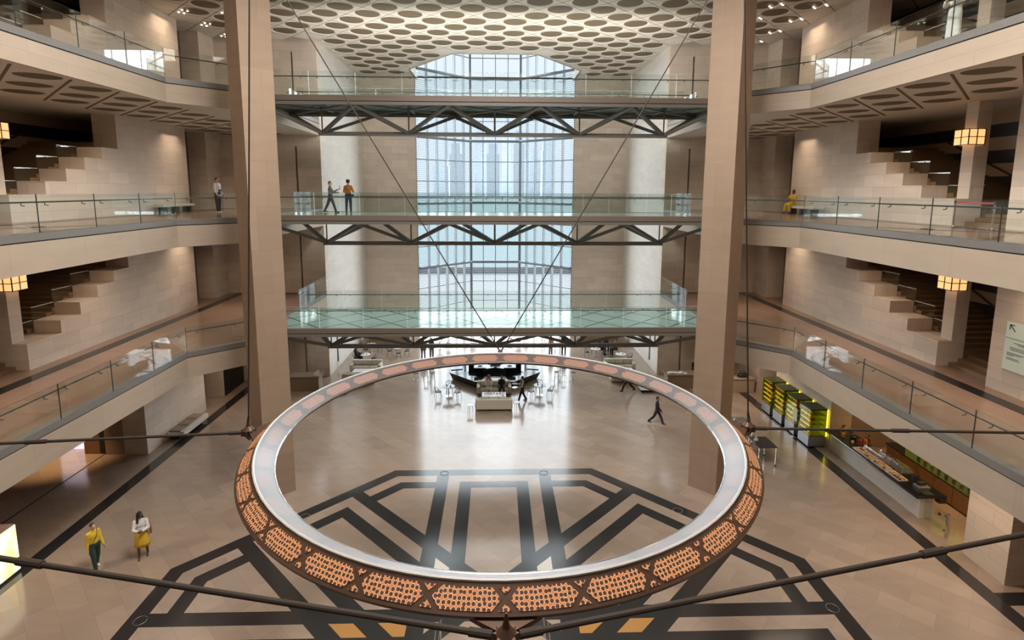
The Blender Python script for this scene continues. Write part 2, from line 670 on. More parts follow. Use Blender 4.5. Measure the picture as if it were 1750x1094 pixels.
for s, sd in ((-1, 'left'), (1, 'right')):
    mb, md, mg = MB(), MB(), MB()
    zs = SOF[F3]
    x0, x1 = XE + 0.0, XW
    p = 2.42
    # grooves run inwards at 45 degrees; cells lie between them
    for i in range(-4, 14):
        ya = 5.3 + p * i          # groove start at the edge
        y_edge0, y_edge1 = ya, ya + p
        for j in range(3):
            # parallelogram between grooves, sheared 45 degrees, three across
            xa, xb = x0 + 0.28 + (x1 - x0 - 0.36) * j / 3, x0 + 0.28 + (x1 - x0 - 0.36) * (j + 1) / 3
            q = [(xa, y_edge0 + (xa - x0)), (xb, y_edge0 + (xb - x0)), (xb, y_edge1 + (xb - x0)), (xa, y_edge1 + (xa - x0))]
            if max(t[1] for t in q) < -6 or min(t[1] for t in q) > YF:
                continue
            q = [(s * t[0], t[1]) for t in q]
            if s < 0:
                q = q[::-1]
            cx = sum(t[0] for t in q) / 4
            cy = sum(t[1] for t in q) / 4
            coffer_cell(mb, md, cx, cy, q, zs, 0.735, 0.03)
        mg.bar((s * (x0 + 0.3), ya + 0.3, zs - 0.004), (s * (x1 - 0.1), ya + (x1 - x0) - 0.1, zs - 0.004), 0.09, 0.02)
    # plain margins
    mb.add([(s * x0, YBK, zs), (s * (x0 + 0.28), YBK, zs), (s * (x0 + 0.28), YF, zs), (s * x0, YF, zs)], [(0, 1, 2, 3)])
    mb.add([(s * (x1 - 0.08), YBK, zs), (s * (x1 + 5), YBK, zs), (s * (x1 + 5), YF, zs), (s * (x1 - 0.08), YF, zs)], [(0, 1, 2, 3)])
    mb.add([(s * XB, 27.0, zs), (s * x0, 25.1, zs), (s * x0, YF, zs), (s * XB, YF, zs)], [(0, 1, 2, 3)])
    flip_down(struct('ceiling_soffit_' + sd, mb, M_CEIL, recalc=False))
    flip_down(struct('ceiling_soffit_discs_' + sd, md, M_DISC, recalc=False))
    struct('ceiling_soffit_grooves_' + sd, mg, simple('soffit_groove', (0.16, 0.10, 0.065), 0.8))

# ------------------------------------------------------------------ main ceiling
def clip(poly, a, b, c, keep_neg=True):
    """keep part of poly where a*x+b*y+c <= 0 (or >= 0)"""
    sg = 1 if keep_neg else -1
    out = []
    n = len(poly)
    for i in range(n):
        p, q = poly[i], poly[(i + 1) % n]
        dp, dq = sg * (a * p[0] + b * p[1] + c), sg * (a * q[0] + b * q[1] + c)
        if dp <= 0:
            out.append(p)
        if (dp < 0 < dq) or (dq < 0 < dp):
            t = dp / (dp - dq)
            out.append((p[0] + (q[0] - p[0]) * t, p[1] + (q[1] - p[1]) * t))
    return out if len(out) >= 3 else []


def halfplanes(conv):
    """edges of a counter-clockwise convex polygon as (a,b,c) with inside <= 0"""
    hp = []
    n = len(conv)
    for i in range(n):
        (x0, y0), (x1, y1) = conv[i], conv[(i + 1) % n]
        a, b = (y1 - y0), -(x1 - x0)
        hp.append((a, b, -(a * x0 + b * y0)))
    return hp


OPEN = [(-3.25, 43.3), (3.25, 43.3), (7.4, 48.9), (7.4, 53.5), (-7.4, 53.5), (-7.4, 48.9)]
OCT = [(7.0 * math.cos(PI / 8 + i * PI / 4) / math.cos(PI / 8), 13.9 + 7.0 * math.sin(PI / 8 + i * PI / 4) / math.cos(PI / 8)) for i in range(8)]
HP_OPEN, HP_OCT = halfplanes(OPEN), halfplanes(OCT)


def inside(hp, pt, m=0.0):
    return all((a * pt[0] + b * pt[1] + c) / math.hypot(a, b) <= m for a, b, c in hp)


def subtract(poly, hp):
    out, cur = [], poly
    for a, b, c in hp:
        o = clip(cur, a, b, c, keep_neg=False)
        if o:
            out.append(o)
        cur = clip(cur, a, b, c, keep_neg=True)
        if not cur:
            break
    return out


mb, md, mr_ = MB(), MB(), MB()
h = 1.25
G = 0.028
for i in range(-24, 25):
    for j in range(-28, 40):
        if (i + j) % 2:
            continue
        cx, cy = h * i, 34.06 + h * j
        if cy < YBK or cy > 54 or abs(cx) > 26.5:
            continue
        g = h - G
        q = [(cx + g, cy), (cx, cy + g), (cx - g, cy), (cx, cy - g)]
        if cy > YF - 0.6 and abs(cx) > 13.6:
            continue
        in_side = abs(cx) > XW - 0.85
        if inside(HP_OPEN, (cx, cy), -1.3) or inside(HP_OCT, (cx, cy), -1.3):
            continue
        near = inside(HP_OPEN, (cx, cy), 1.3) or inside(HP_OCT, (cx, cy), 1.3)
        blocked = inside(HP_OPEN, (cx, cy), 0.92) or inside(HP_OCT, (cx, cy), 0.92)
        blocked |= in_side or (cy > 38.9 and abs(cx) > 11.5) or cy > 51.4
        blocked |= math.hypot(abs(cx) - 10.27, cy - 24.2) < 1.6
        if not blocked:
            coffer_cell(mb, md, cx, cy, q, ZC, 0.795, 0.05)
        elif near:
            pieces = [q]
            for hp in (HP_OPEN, HP_OCT):
                nxt = []
                for pc in pieces:
                    nxt += subtract(pc, hp)
                pieces = nxt
            for pc in pieces:
                mb.add([(x, y, ZC) for x, y in pc], [tuple(range(len(pc)))])
        else:
            mb.add([(x, y, ZC) for x, y in q], [(0, 1, 2, 3)])
            if not in_side:
                n = 32
                ring = []
                for k in range(n):
                    t = 2 * PI * k / n
                    for rr in (0.78, 0.80):
                        ring.append((cx + rr * math.cos(t), cy + rr * math.sin(t), ZC - 0.003))
                mr_.add(ring, [(2 * k, 2 * k + 1, (2 * k + 3) % (2 * n), (2 * k + 2) % (2 * n)) for k in range(n)])
flip_down(struct('ceiling', mb, M_CEIL, recalc=False))
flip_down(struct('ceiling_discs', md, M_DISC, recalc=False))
flip_down(struct('ceiling_rings', mr_, simple('ceiling_groove', (0.30, 0.27, 0.22), 0.9), recalc=False))
# dark backing seen in the grooves between the cells, with both openings left free
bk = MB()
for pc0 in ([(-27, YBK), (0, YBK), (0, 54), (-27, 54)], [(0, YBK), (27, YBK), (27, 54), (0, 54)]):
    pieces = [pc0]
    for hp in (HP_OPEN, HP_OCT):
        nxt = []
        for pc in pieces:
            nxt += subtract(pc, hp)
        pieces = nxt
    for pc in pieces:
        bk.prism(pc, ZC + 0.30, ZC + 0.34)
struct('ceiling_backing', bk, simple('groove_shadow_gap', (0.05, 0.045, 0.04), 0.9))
# drum of the dome (closed on top, lamps inside) and the well over the tall window
dr = MB()
for i in range(8):
    (xa, ya), (xb, yb) = OCT[i], OCT[(i + 1) % 8]
    dr.bar((xa, ya, 26.9), (xb, yb, 26.9), 0.2, 5.4)
dr.box(-9, 9, 5, 23, 29.5, 29.8)
struct('ceiling_dome_drum', dr, M_CEIL)
wl = MB()
wp = OPEN
for a, b in ((0, 1), (1, 2), (2, 3), (4, 5), (5, 0)):
    wl.bar((wp[a][0], wp[a][1], 26.3), (wp[b][0], wp[b][1], 26.3), 0.16, 4.1)
struct('ceiling_window_well', wl, M_WHITEWALL)
struct('ceiling_window_roof', MB().prism([(-8.2, 42.8), (8.2, 42.8), (8.2, 52.8), (2.8, 58.2), (-2.8, 58.2), (-8.2, 52.8)], 28.3, 28.5), M_WHITEWALL)

# ------------------------------------------------------------------ walls of the galleries with stepped stair openings
WT = 1.2
STEPS = [(22.65, 24.5, 1.13), (24.5, 25.73, 1.70), (25.73, 26.93, 2.28), (26.93, 28.14, 2.86), (28.14, 29.34, 3.42)]
M_STRIPE = None


def stripe_mat():
    m, nt, b = new_mat('striped_stair_stone')
    L = nt.links.new
    tc = nd(nt, 'ShaderNodeTexCoord')
    sp = nd(nt, 'ShaderNodeSeparateXYZ')
    L(tc.outputs['Object'], sp.inputs[0])
    a = nd(nt, 'ShaderNodeMath', operation='MULTIPLY')
    a.inputs[1].default_value = 1 / 1.23
    sb_ = nd(nt, 'ShaderNodeMath', operation='SUBTRACT')
    sb_.inputs[1].default_value = 16.0 - 12.3
    L(sp.outputs['Z'], sb_.inputs[0])
    L(sb_.outputs[0], a.inputs[0])
    f = nd(nt, 'ShaderNodeMath', operation='FRACT')
    L(a.outputs[0], f.inputs[0])
    g = nd(nt, 'ShaderNodeMath', operation='GREATER_THAN')
    g.inputs[1].default_value = 0.5
    L(f.outputs[0], g.inputs[0])
    mx = nd(nt, 'ShaderNodeMix')
    mx.data_type = 'RGBA'
    mx.inputs[6].default_value = (0.45, 0.34, 0.235, 1)
    mx.inputs[7].default_value = (0.035, 0.03, 0.03, 1)
    L(g.outputs[0], mx.inputs[0])
    L(mx.outputs[2], b.inputs['Base Color'])
    b.inputs['Roughness'].default_value = 0.45
    return m


M_STRIPE = stripe_mat()
M_STEP = simple('brown_step_stone', (0.25, 0.165, 0.095), 0.5, noise=0.08)
M_LANT = None


def lantern_mat():
    m, nt, b = new_mat('lantern_glow')
    b.inputs['Base Color'].default_value = (0.9, 0.6, 0.3, 1)
    b.inputs['Emission Color'].default_value = (1.0, 0.50, 0.19, 1)
    b.inputs['Emission Strength'].default_value = 1.0
    return m


M_LANT = lantern_mat()
M_BRONZE = simple('dark_bronze_frame', (0.09, 0.055, 0.03), 0.45, metal=0.6)
M_EDGEW = simple('glass_edge_highlight', (0.85, 0.90, 0.92), 0.2)  # white stands in for the reflection along the top of the stair glass
LV = {F1: 'first gallery', F2: 'second gallery', F3: 'top gallery'}
TOPS = {F1: SOF[F2], F2: SOF[F3], F3: ZC + 0.3}
for s, sd in ((-1, 'left'), (1, 'right')):
    for F in (F1, F2, F3):
        top = TOPS[F]
        xs = sorted((s * XW, s * (XW + WT)))
        # long wall beyond the stair with its stepped parapet
        poly = [(22.65, F), (35.65, F), (35.65, top), (29.34, top)]
        for y0, y1, dz in STEPS[::-1]:
            poly += [(y1, F + dz), (y0, F + dz)]
        if F == F1 or F == F2 or F == F3:
            struct('wall_' + sd, MB().xprism(poly, *xs), M_WALL)
        # wall between the far passage and the front wall
        struct('wall_' + sd, MB().box(*xs, 38.05, YF, F, top), M_WALL)
        struct('wall_' + sd, MB().box(*xs, YBK, 20.17, F, top), M_WALL)
        # column standing on the lowest parapet block
        cb = MB().box(*sorted((s * (XW + 0.6), s * (XW + WT))), 22.65, 23.25, F + 1.13, top)
        struct('column', cb, M_WALL)
        # lantern wrapped round the column
        lt = thing('wall_lantern', 'amber pane lantern on the stair column, %s side of the %s' % (sd, LV[F]), 'lantern',
                   (s * 20.1, 22.95, F + 3.4), 'stair column lanterns')
        lx0, lx1, ly0, ly1, lz0, lz1 = XW + 0.25, XW + 0.95, 22.58, 23.34, F + 3.38, F + 4.02
        xs2 = sorted((s * lx0, s * lx1))
        fr = MB()
        for z in (lz0, (lz0 + lz1) / 2, lz1):
            fr.bar((s * lx0, ly0, z), (s * lx1, ly0, z), 0.03).bar((s * lx0, ly0, z), (s * lx0, ly1, z), 0.03)
            fr.bar((s * lx0, ly1, z), (s * lx1, ly1, z), 0.03).bar((s * lx1, ly0, z), (s * lx1, ly1, z), 0.03)
        for x in (lx0, (lx0 + lx1) / 2, lx1):
            for y in (ly0, ly1):
                fr.bar((s * x, y, lz0), (s * x, y, lz1), 0.03)
        for y in (ly0, (ly0 + ly1) / 2, ly1):
            fr.bar((s * lx0, y, lz0), (s * lx0, y, lz1), 0.03)
        fr.build('frame', M_BRONZE, lt)
        pn = MB().box(*sorted((s * (lx0 + .01), s * (lx1 - .01))), ly0 + 0.012, ly1 - 0.012, lz0 + 0.01, lz1 - 0.01)
        pn.build('lamp_shade', M_LANT, lt)
        # staircase behind the parapet
        st = thing('staircase', 'brown stone flight of steps behind the stepped parapet on the %s of the %s' % (sd, LV[F]), 'staircase',
                   (s * 22, 22, F), 'stone staircases')
        sx0, sx1 = XW + WT + 0.002, XW + WT + 3.2
        a_ = sorted((s * sx0, s * sx1))
        for k in range(3):
            MB().box(*sorted((s * (XW + 0.55 + 0.42 * k), s * sx1)), 20.2, 22.62, F + 0.002, F + 0.17 * (k + 1)).build('step', M_STEP, st)
        for k in range(18):
            y0 = 22.7 + 0.36 * k
            MB().box(*a_, y0, y0 + 0.385, F + 0.3 + 0.17 * max(0, k - 3), F + 0.51 + 0.17 * (k + 1)).build('step', M_STEP, st)
        if top - F > 4:
            MB().box(*a_, 22.7 + 0.36 * 18, 35.6, F + 3.0, F + 3.75).build('landing', M_STEP, st)
        # striped wall behind the stair and the dark ends of its shaft
        struct('wall_' + sd, MB().box(*sorted((s * sx1, s * (sx1 + 0.3))), YBK, YF, F, top), M_STRIPE)
        for (ya, yb_, dza), (yc, yd, dzb) in zip(STEPS[:-1], STEPS[1:]):
            go = MB().box(*sorted((s * (sx0 + 0.03), s * (sx0 + 0.05))), ya, yb_ - 0.02, F + dza + 0.02, F + dzb).build('glass_guard', M_GLASS, st)
            MB().box(*sorted((s * (sx0 + 0.02), s * (sx0 + 0.06))), ya, yb_ - 0.02, F + dzb, F + dzb + 0.02).build('top_edge', M_EDGEW, go)
        hr = MB().tube([(s * (sx1 - 0.07), 20.0, F + 0.9), (s * (sx1 - 0.07), 23.0, F + 1.35), (s * (sx1 - 0.07), 29.4, F + 4.4)], 0.05, 8)
        hr.build('handrail', M_BRONZE, st)
        # passage behind the far doorway
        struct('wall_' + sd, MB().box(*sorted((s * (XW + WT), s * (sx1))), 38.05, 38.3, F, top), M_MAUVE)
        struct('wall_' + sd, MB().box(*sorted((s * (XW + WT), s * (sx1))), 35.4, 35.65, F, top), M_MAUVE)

# brown bands crossing on the second gallery floor
for s in (-1, 1):
    mb = MB()
    for a, b in (((14.7, 18.4), (18.2, 22.0)), ((18.2, 18.4), (14.7, 22.0))):
        mb.bar((s * a[0], a[1], F2 + 0.003), (s * b[0], b[1], F2 + 0.003), 0.42, 0.005)
    struct('trim_floor_bands', mb, simple('brown_floor_band', (0.10, 0.062, 0.045), 0.2))

# ------------------------------------------------------------------ ground floor side walls
XG = 18.4
GT = SOF[F1]
for s, sd in ((-1, 'left'), (1, 'right')):
    y_near = 27.85
    xs = sorted((s * XG, s * (XG + 1.2)))
    struct('wall_' + sd, MB().box(*xs, y_near, 33.7, 0, GT), M_WALL)
    struct('wall_' + sd, MB().box(*xs, 36.0, YF, 0, GT), M_WALL)
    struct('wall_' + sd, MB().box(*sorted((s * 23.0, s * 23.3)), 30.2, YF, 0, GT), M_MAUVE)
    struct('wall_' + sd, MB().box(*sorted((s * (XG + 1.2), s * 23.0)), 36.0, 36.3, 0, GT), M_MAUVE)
    struct('wall_' + sd, MB().box(*sorted((s * (XG + 1.2), s * 23.0)), 33.3, 33.6, 0, GT), M_DARKWOOD)
    # solid band between the soffit of the first gallery and the wall heads
    struct('ceiling_ground_' + sd, MB().box(*sorted((s * (XG + 1.2), s * 26)), YBK, YF, GT + 0.0, GT + 0.05), M_MAUVE)

# ------------------------------------------------------------------ front walls, bay recess, back wall
for s, sd in ((-1, 'left'), (1, 'right')):
    xs0, xs1 = XB - 0.05, 14.12
    mbw = MB().box(*sorted((s * xs0, s * xs1)), YF, YF + 0.6, 0, ZC + 0.3)
    mbw.box(*sorted((s * (xs1 + 0.13), s * 26)), YF, YF + 0.6, 0, ZC + 0.3)
    for F, top in ((0, GT), (F1, SOF[F2]), (F2, SOF[F3]), (F3, ZC)):
        hi = (F1 if F == 0 else F2 if F == F1 else F3 if F == F2 else ZC + 0.3)
        mbw.box(*sorted((s * xs1, s * (xs1 + 0.13))), YF, YF + 0.6, top - 0.75, hi)
    struct('wall_front_' + sd, mbw, M_WALL)
    struct('trim_slot_' + sd, MB().box(*sorted((s * xs1, s * (xs1 + 0.13))), YF + 0.35, YF + 0.5, 0, ZC), M_DARKWOOD)
    # side wall of the window bay
    mbs = MB().box(*sorted((s * 12.45, s * 13.05)), YF + 0.6, 52.4, 0, ZC + 0.3)
    struct('wall_bay_' + sd, mbs, M_WHITEWALL)
    struct('trim_bay_slot_' + sd, MB().box(*sorted((s * 12.40, s * 12.449)), 42.0, 42.2, 0.5, 4.0), M_DARKWOOD)
    # back wall beside the window
    struct('wall_back_' + sd, MB().box(*sorted((s * 7.48, s * 13.05)), 52.4, 53.0, 0, 28.3), M_WALL)
struct('wall_rear', MB().box(-30, 30, YBK - 0.4, YBK, 0, ZC + 0.4), M_BROWNWALL)
for s, sd in ((-1, 'left'), (1, 'right')):
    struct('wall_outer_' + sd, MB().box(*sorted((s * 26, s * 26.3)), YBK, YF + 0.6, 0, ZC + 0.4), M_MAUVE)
struct('ceiling_back_soffit', MB().box(-13.05, -7.48, 51.8, 52.4, ZC - 0.1, ZC + 0.3).box(7.48, 13.05, 51.8, 52.4, ZC - 0.1, ZC + 0.3), M_CEIL)

# ------------------------------------------------------------------ tall bay window
def pane_mat():
    m = bpy.data.materials.new('fritted_window_glass')
    m.use_nodes = True
    nt = m.node_tree
    nt.nodes.clear()
    L = nt.links.new
    out = nd(nt, 'ShaderNodeOutputMaterial')
    tr = nd(nt, 'ShaderNodeBsdfTransparent')
    tr.inputs[0].default_value = (0.90, 0.955, 0.98, 1)
    df = nd(nt, 'ShaderNodeBsdfTranslucent')
    df.inputs[0].default_value = (0.10, 0.125, 0.15, 1)
    d2 = nd(nt, 'ShaderNodeBsdfDiffuse')
    d2.inputs[0].default_value = (0.14, 0.18, 0.21, 1)
    a = nd(nt, 'ShaderNodeAddShader')
    L(df.outputs[0], a.inputs[0])
    L(d2.outputs[0], a.inputs[1])
    tc = nd(nt, 'ShaderNodeTexCoord')
    sp = nd(nt, 'ShaderNodeSeparateXYZ')
    L(tc.outputs['Object'], sp.inputs[0])
    mu = nd(nt, 'ShaderNodeMath', operation='MULTIPLY')
    mu.inputs[1].default_value = 1 / 0.19
    L(sp.outputs['Z'], mu.inputs[0])
    fr = nd(nt, 'ShaderNodeMath', operation='FRACT')
    L(mu.outputs[0], fr.inputs[0])
    gt = nd(nt, 'ShaderNodeMath', operation='LESS_THAN')
    gt.inputs[1].default_value = 0.36
    L(fr.outputs[0], gt.inputs[0])
    lo = nd(nt, 'ShaderNodeMath', operation='LESS_THAN')
    lo.inputs[1].default_value = 25.0
    L(sp.outputs['Z'], lo.inputs[0])
    hi = nd(nt, 'ShaderNodeMath', operation='GREATER_THAN')
    hi.inputs[1].default_value = 2.4
    L(sp.outputs['Z'], hi.inputs[0])
    m1 = nd(nt, 'ShaderNodeMath', operation='MULTIPLY')
    L(gt.outputs[0], m1.inputs[0])
    L(lo.outputs[0], m1.inputs[1])
    m2 = nd(nt, 'ShaderNodeMath', operation='MULTIPLY')
    L(m1.outputs[0], m2.inputs[0])
    L(hi.outputs[0], m2.inputs[1])
    m3 = nd(nt, 'ShaderNodeMath', operation='MULTIPLY')
    L(m2.outputs[0], m3.inputs[0])
    m3.inputs[1].default_value = 0.6
    mx = nd(nt, 'ShaderNodeMixShader')
    L(m3.outputs[0], mx.inputs[0])
    L(tr.outputs[0], mx.inputs[1])
    L(a.outputs[0], mx.inputs[2])
    L(mx.outputs[0], out.inputs[0])
    return m


M_PANE = pane_mat()
win = thing('window_1', None, None, (0, 55, 0))
win['kind'] = 'structure'
WX, WY, WA, WB = 7.44, 52.5, 2.55, 57.3
P = [(-WX, WY), (-WA, WB), (WA, WB), (WX, WY)]
ZT = 28.3
for i, nsub in ((0, 6), (1, 4), (2, 6)):
    (xa, ya), (xb, yb) = P[i], P[i + 1]
    t = Vector((xb - xa, yb - ya, 0)).normalized()
    nrm = Vector((t.y, -t.x, 0))
    if nrm.y > 0:
        nrm = -nrm
    o1, o2 = Vector((xa, ya, 0)), Vector((xb, yb, 0))
    MB().add([o1 - nrm * .05, o2 - nrm * .05, o2 - nrm * .05 + Vector((0, 0, ZT)), o1 - nrm * .05 + Vector((0, 0, ZT))], [(0, 1, 2, 3)]).build('pane', M_PANE, win)
    for k in range(nsub + 1):
        if i > 0 and k == 0:
            continue
        pnt = o1 + (o2 - o1) * k / nsub
        corner = k in (0, nsub)
        w = 0.24 if (corner and 0 < pnt.y > 56) else (0.07 if i == 1 else 0.06)
        q = MB()
        if i == 1 or corner:
            q.bar(pnt, pnt + Vector((0, 0, ZT)), w, w * 1.2)
            q.build('mullion', M_MULL, win)
        else:
            # deep upright fins of the slanting side lights
            a_, b_ = pnt - t * 0.03, pnt + t * 0.03
            dep = nrm * 0.34
            q.add([a_, b_, b_ + dep, a_ + dep] + [p_ + Vector((0, 0, ZT)) for p_ in (a_, b_, b_ + dep, a_ + dep)],
                  [(3, 2, 1, 0), (4, 5, 6, 7), (0, 1, 5, 4), (1, 2, 6, 5), (2, 3, 7, 6), (3, 0, 4, 7)])
            q.build('mullion', M_MULL2, win)
    for z, hv in ((27.14, 0), (25.09, 1), (20.92, 0), (18.93, 1), (16.85, 0), (14.81, 0), (12.67, 1), (10.6, 0), (8.5, 0), (6.46, 1), (4.39, 0), (2.29, 0), (0.1, 1)):
        dz = Vector((0, 0, z))
        if hv:
            MB().tube([o1 + nrm * 0.22 + dz, o2 + nrm * 0.22 + dz], 0.14, 10).build('transom', M_MULL, win)
        else:
            MB().bar(o1 + dz, o2 + dz, 0.06, 0.07).build('transom', M_MULL, win)

# outside: terrace, sea, far towers in the haze
struct('ground_terrace', MB().box(-60, 60, 58.6, 92, -0.4, -0.02), simple('white_terrace', (0.23, 0.24, 0.24), 0.9, spec=0.0))
struct('ground_terrace_wall', MB().box(-60, 60, 91, 92, 0, 1.0), simple('white_parapet', (0.20, 0.21, 0.21), 0.9, spec=0.0))
struct('sea', MB().box(-1500, 1500, 92, 2500, -3.2, -3), simple('pale_sea', (0.175, 0.22, 0.23), 0.9, spec=0.0))
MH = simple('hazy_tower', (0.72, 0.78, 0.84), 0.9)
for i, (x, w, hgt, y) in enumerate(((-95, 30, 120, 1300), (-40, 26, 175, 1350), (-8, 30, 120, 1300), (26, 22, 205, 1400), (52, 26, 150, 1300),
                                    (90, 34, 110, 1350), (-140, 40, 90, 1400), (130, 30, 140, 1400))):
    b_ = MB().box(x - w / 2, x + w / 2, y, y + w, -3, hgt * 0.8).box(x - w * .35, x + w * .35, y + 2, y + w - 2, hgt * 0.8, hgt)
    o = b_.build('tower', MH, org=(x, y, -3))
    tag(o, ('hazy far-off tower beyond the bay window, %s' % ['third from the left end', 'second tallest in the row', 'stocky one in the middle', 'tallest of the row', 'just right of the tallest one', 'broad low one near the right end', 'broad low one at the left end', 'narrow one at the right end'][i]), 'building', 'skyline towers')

# ------------------------------------------------------------------ pillars
for s in (-1, 1):
    c = (s * 10.27, 24.2)
    hd = 0.95
    struct('pillar', MB().prism([(c[0], c[1] - hd), (c[0] + hd, c[1]), (c[0], c[1] + hd), (c[0] - hd, c[1])], 0, 28.0), M_PILLAR)

# ------------------------------------------------------------------ glass balustrades
M_EDGE_D = simple('glass_edge_dark', (0.05, 0.07, 0.065), 0.3)
M_EDGE_L = simple('glass_edge_pale', (0.75, 0.85, 0.84), 0.3)


def glass_panel(parent, p, q, z0, z1, edge, th=0.022):
    p, q = Vector((p[0], p[1], 0)), Vector((q[0], q[1], 0))
    d = (q - p).normalized()
    n = Vector((-d.y, d.x, 0)) * th / 2
    p, q = p + d * 0.012, q - d * 0.012
    mb = MB()
    v = [p - n, q - n, q + n, p + n]
    mb.add([a + Vector((0, 0, z0)) for a in v] + [a + Vector((0, 0, z1)) for a in v],
           [(3, 2, 1, 0), (4, 5, 6, 7), (0, 1, 5, 4), (1, 2, 6, 5), (2, 3, 7, 6), (3, 0, 4, 7)])
    o = mb.build('glass_panel', M_GLASS, parent)
    o.data.materials.append(edge)
    for f in o.data.polygons:
        if abs(f.normal.dot(Vector((-d.y, d.x, 0)))) < 0.5:
            f.material_index = 1
    return o


def handrail(parent, pts, off, z, brackets, r=0.026):
    """round rail carried inside the glass on small brackets"""
    P3 = [Vector((x, y, z)) for x, y in pts]
    MB().tube(P3, r, 8).build('handrail', M_RAIL, parent)
    for (x, y), (gx, gy) in brackets:
        MB().tube([(x, y, z - 0.02), (x, y, z - 0.09), (gx, gy, z - 0.11)], 0.016, 6).build('bracket', M_RAIL, parent)


def balustrade(label, pts, F, inward, joint=2.48, edge=None, start=None, first=0.0, base=0.0):
    loc = (*pts[0], F)
    t = thing('glass_balustrade', label, 'balustrade', loc, 'glass balustrades')
    rail, br = [], []
    for i in range(len(pts) - 1):
        p, q = Vector((*pts[i], 0)), Vector((*pts[i + 1], 0))
        d = (q - p).normalized()
        L = (q - p).length
        inn = Vector((*inward[i], 0))
        cuts = [0.0]
        x = first if (i == 0 and first > 0) else joint
        while x < L - 0.5:
            cuts.append(x)
            x += joint
        cuts.append(L)
        for a, b in zip(cuts[:-1], cuts[1:]):
            glass_panel(t, (p + d * a)[:2], (p + d * b)[:2], F + base, F + 1.22, edge)
            for fr in (0.18, 0.82):
                g = p + d * (a + (b - a) * fr)
                br.append(((g + inn * 0.11)[:2], g[:2]))
        for e in ((p, 0), (q, 1)):
            pt = (e[0] + inn * 0.11)[:2]
            rail.append(pt)
    handrail(t, rail, 0.11, F + 0.97, br)
    return t


k2 = math.sqrt(0.5)
for s, sd in ((-1, 'left'), (1, 'right')):
    for F in (F1, F2, F3):
        g = 14.35
        yk = 25.1 if s < 0 else 24.9
        balustrade('clear glass balustrade along the %s edge of the %s' % (sd, LV[F]),
                   [(s * g, yk), (s * g, 2.8)], F, [(s, 0)], joint=2.48, edge=M_EDGE_D)
        balustrade('short slanting glass balustrade behind the stone pillar, %s side of the %s' % (sd, LV[F]),
                   [(s * g, yk + 0.02), (s * (XB - 0.04), 26.98), (s * (XB - 0.04), 29.3)], F, [(s * k2, k2), (s, 0)], joint=2.7, edge=M_EDGE_D)
        balustrade('short glass balustrade between footbridge and front wall, %s side of the %s' % (sd, LV[F]),
                   [(s * (XB - 0.05), YB1 + 0.05), (s * (XB - 0.05), YF - 0.03)], F, [(s, 0)], joint=2.8, edge=M_EDGE_L)

# ------------------------------------------------------------------ footbridges
def deck_mat():
    m, nt, b = new_mat('teal_glass_deck')
    L = nt.links.new
    tc = nd(nt, 'ShaderNodeTexCoord')
    sp = nd(nt, 'ShaderNodeSeparateXYZ')
    L(tc.outputs['Object'], sp.inputs[0])
    outs = []
    for op in ('ADD', 'SUBTRACT'):
        a = nd(nt, 'ShaderNodeMath', operation=op)
        L(sp.outputs['X'], a.inputs[0])
        L(sp.outputs['Y'], a.inputs[1])
        m2 = nd(nt, 'ShaderNodeMath', operation='MULTIPLY')
        m2.inputs[1].default_value = 1 / 2.42
        L(a.outputs[0], m2.inputs[0])
        f = nd(nt, 'ShaderNodeMath', operation='FRACT')
        L(m2.outputs[0], f.inputs[0])
        c = nd(nt, 'ShaderNodeMath', operation='LESS_THAN')
        c.inputs[1].default_value = 0.06
        L(f.outputs[0], c.inputs[0])
        outs.append(c)
    mx = nd(nt, 'ShaderNodeMath', operation='MAXIMUM')
    L(outs[0].outputs[0], mx.inputs[0])
    L(outs[1].outputs[0], mx.inputs[1])
    mc = nd(nt, 'ShaderNodeMix')
    mc.data_type = 'RGBA'
    mc.inputs[6].default_value = (0.44, 0.62, 0.58, 1)
    mc.inputs[7].default_value = (0.10, 0.16, 0.15, 1)
    L(mx.outputs[0], mc.inputs[0])
    L(mc.outputs[2], b.inputs['Base Color'])
    b.inputs['Roughness'].default_value = 0.10
    b.inputs['Specular IOR Level'].default_value = 0.55
    return m


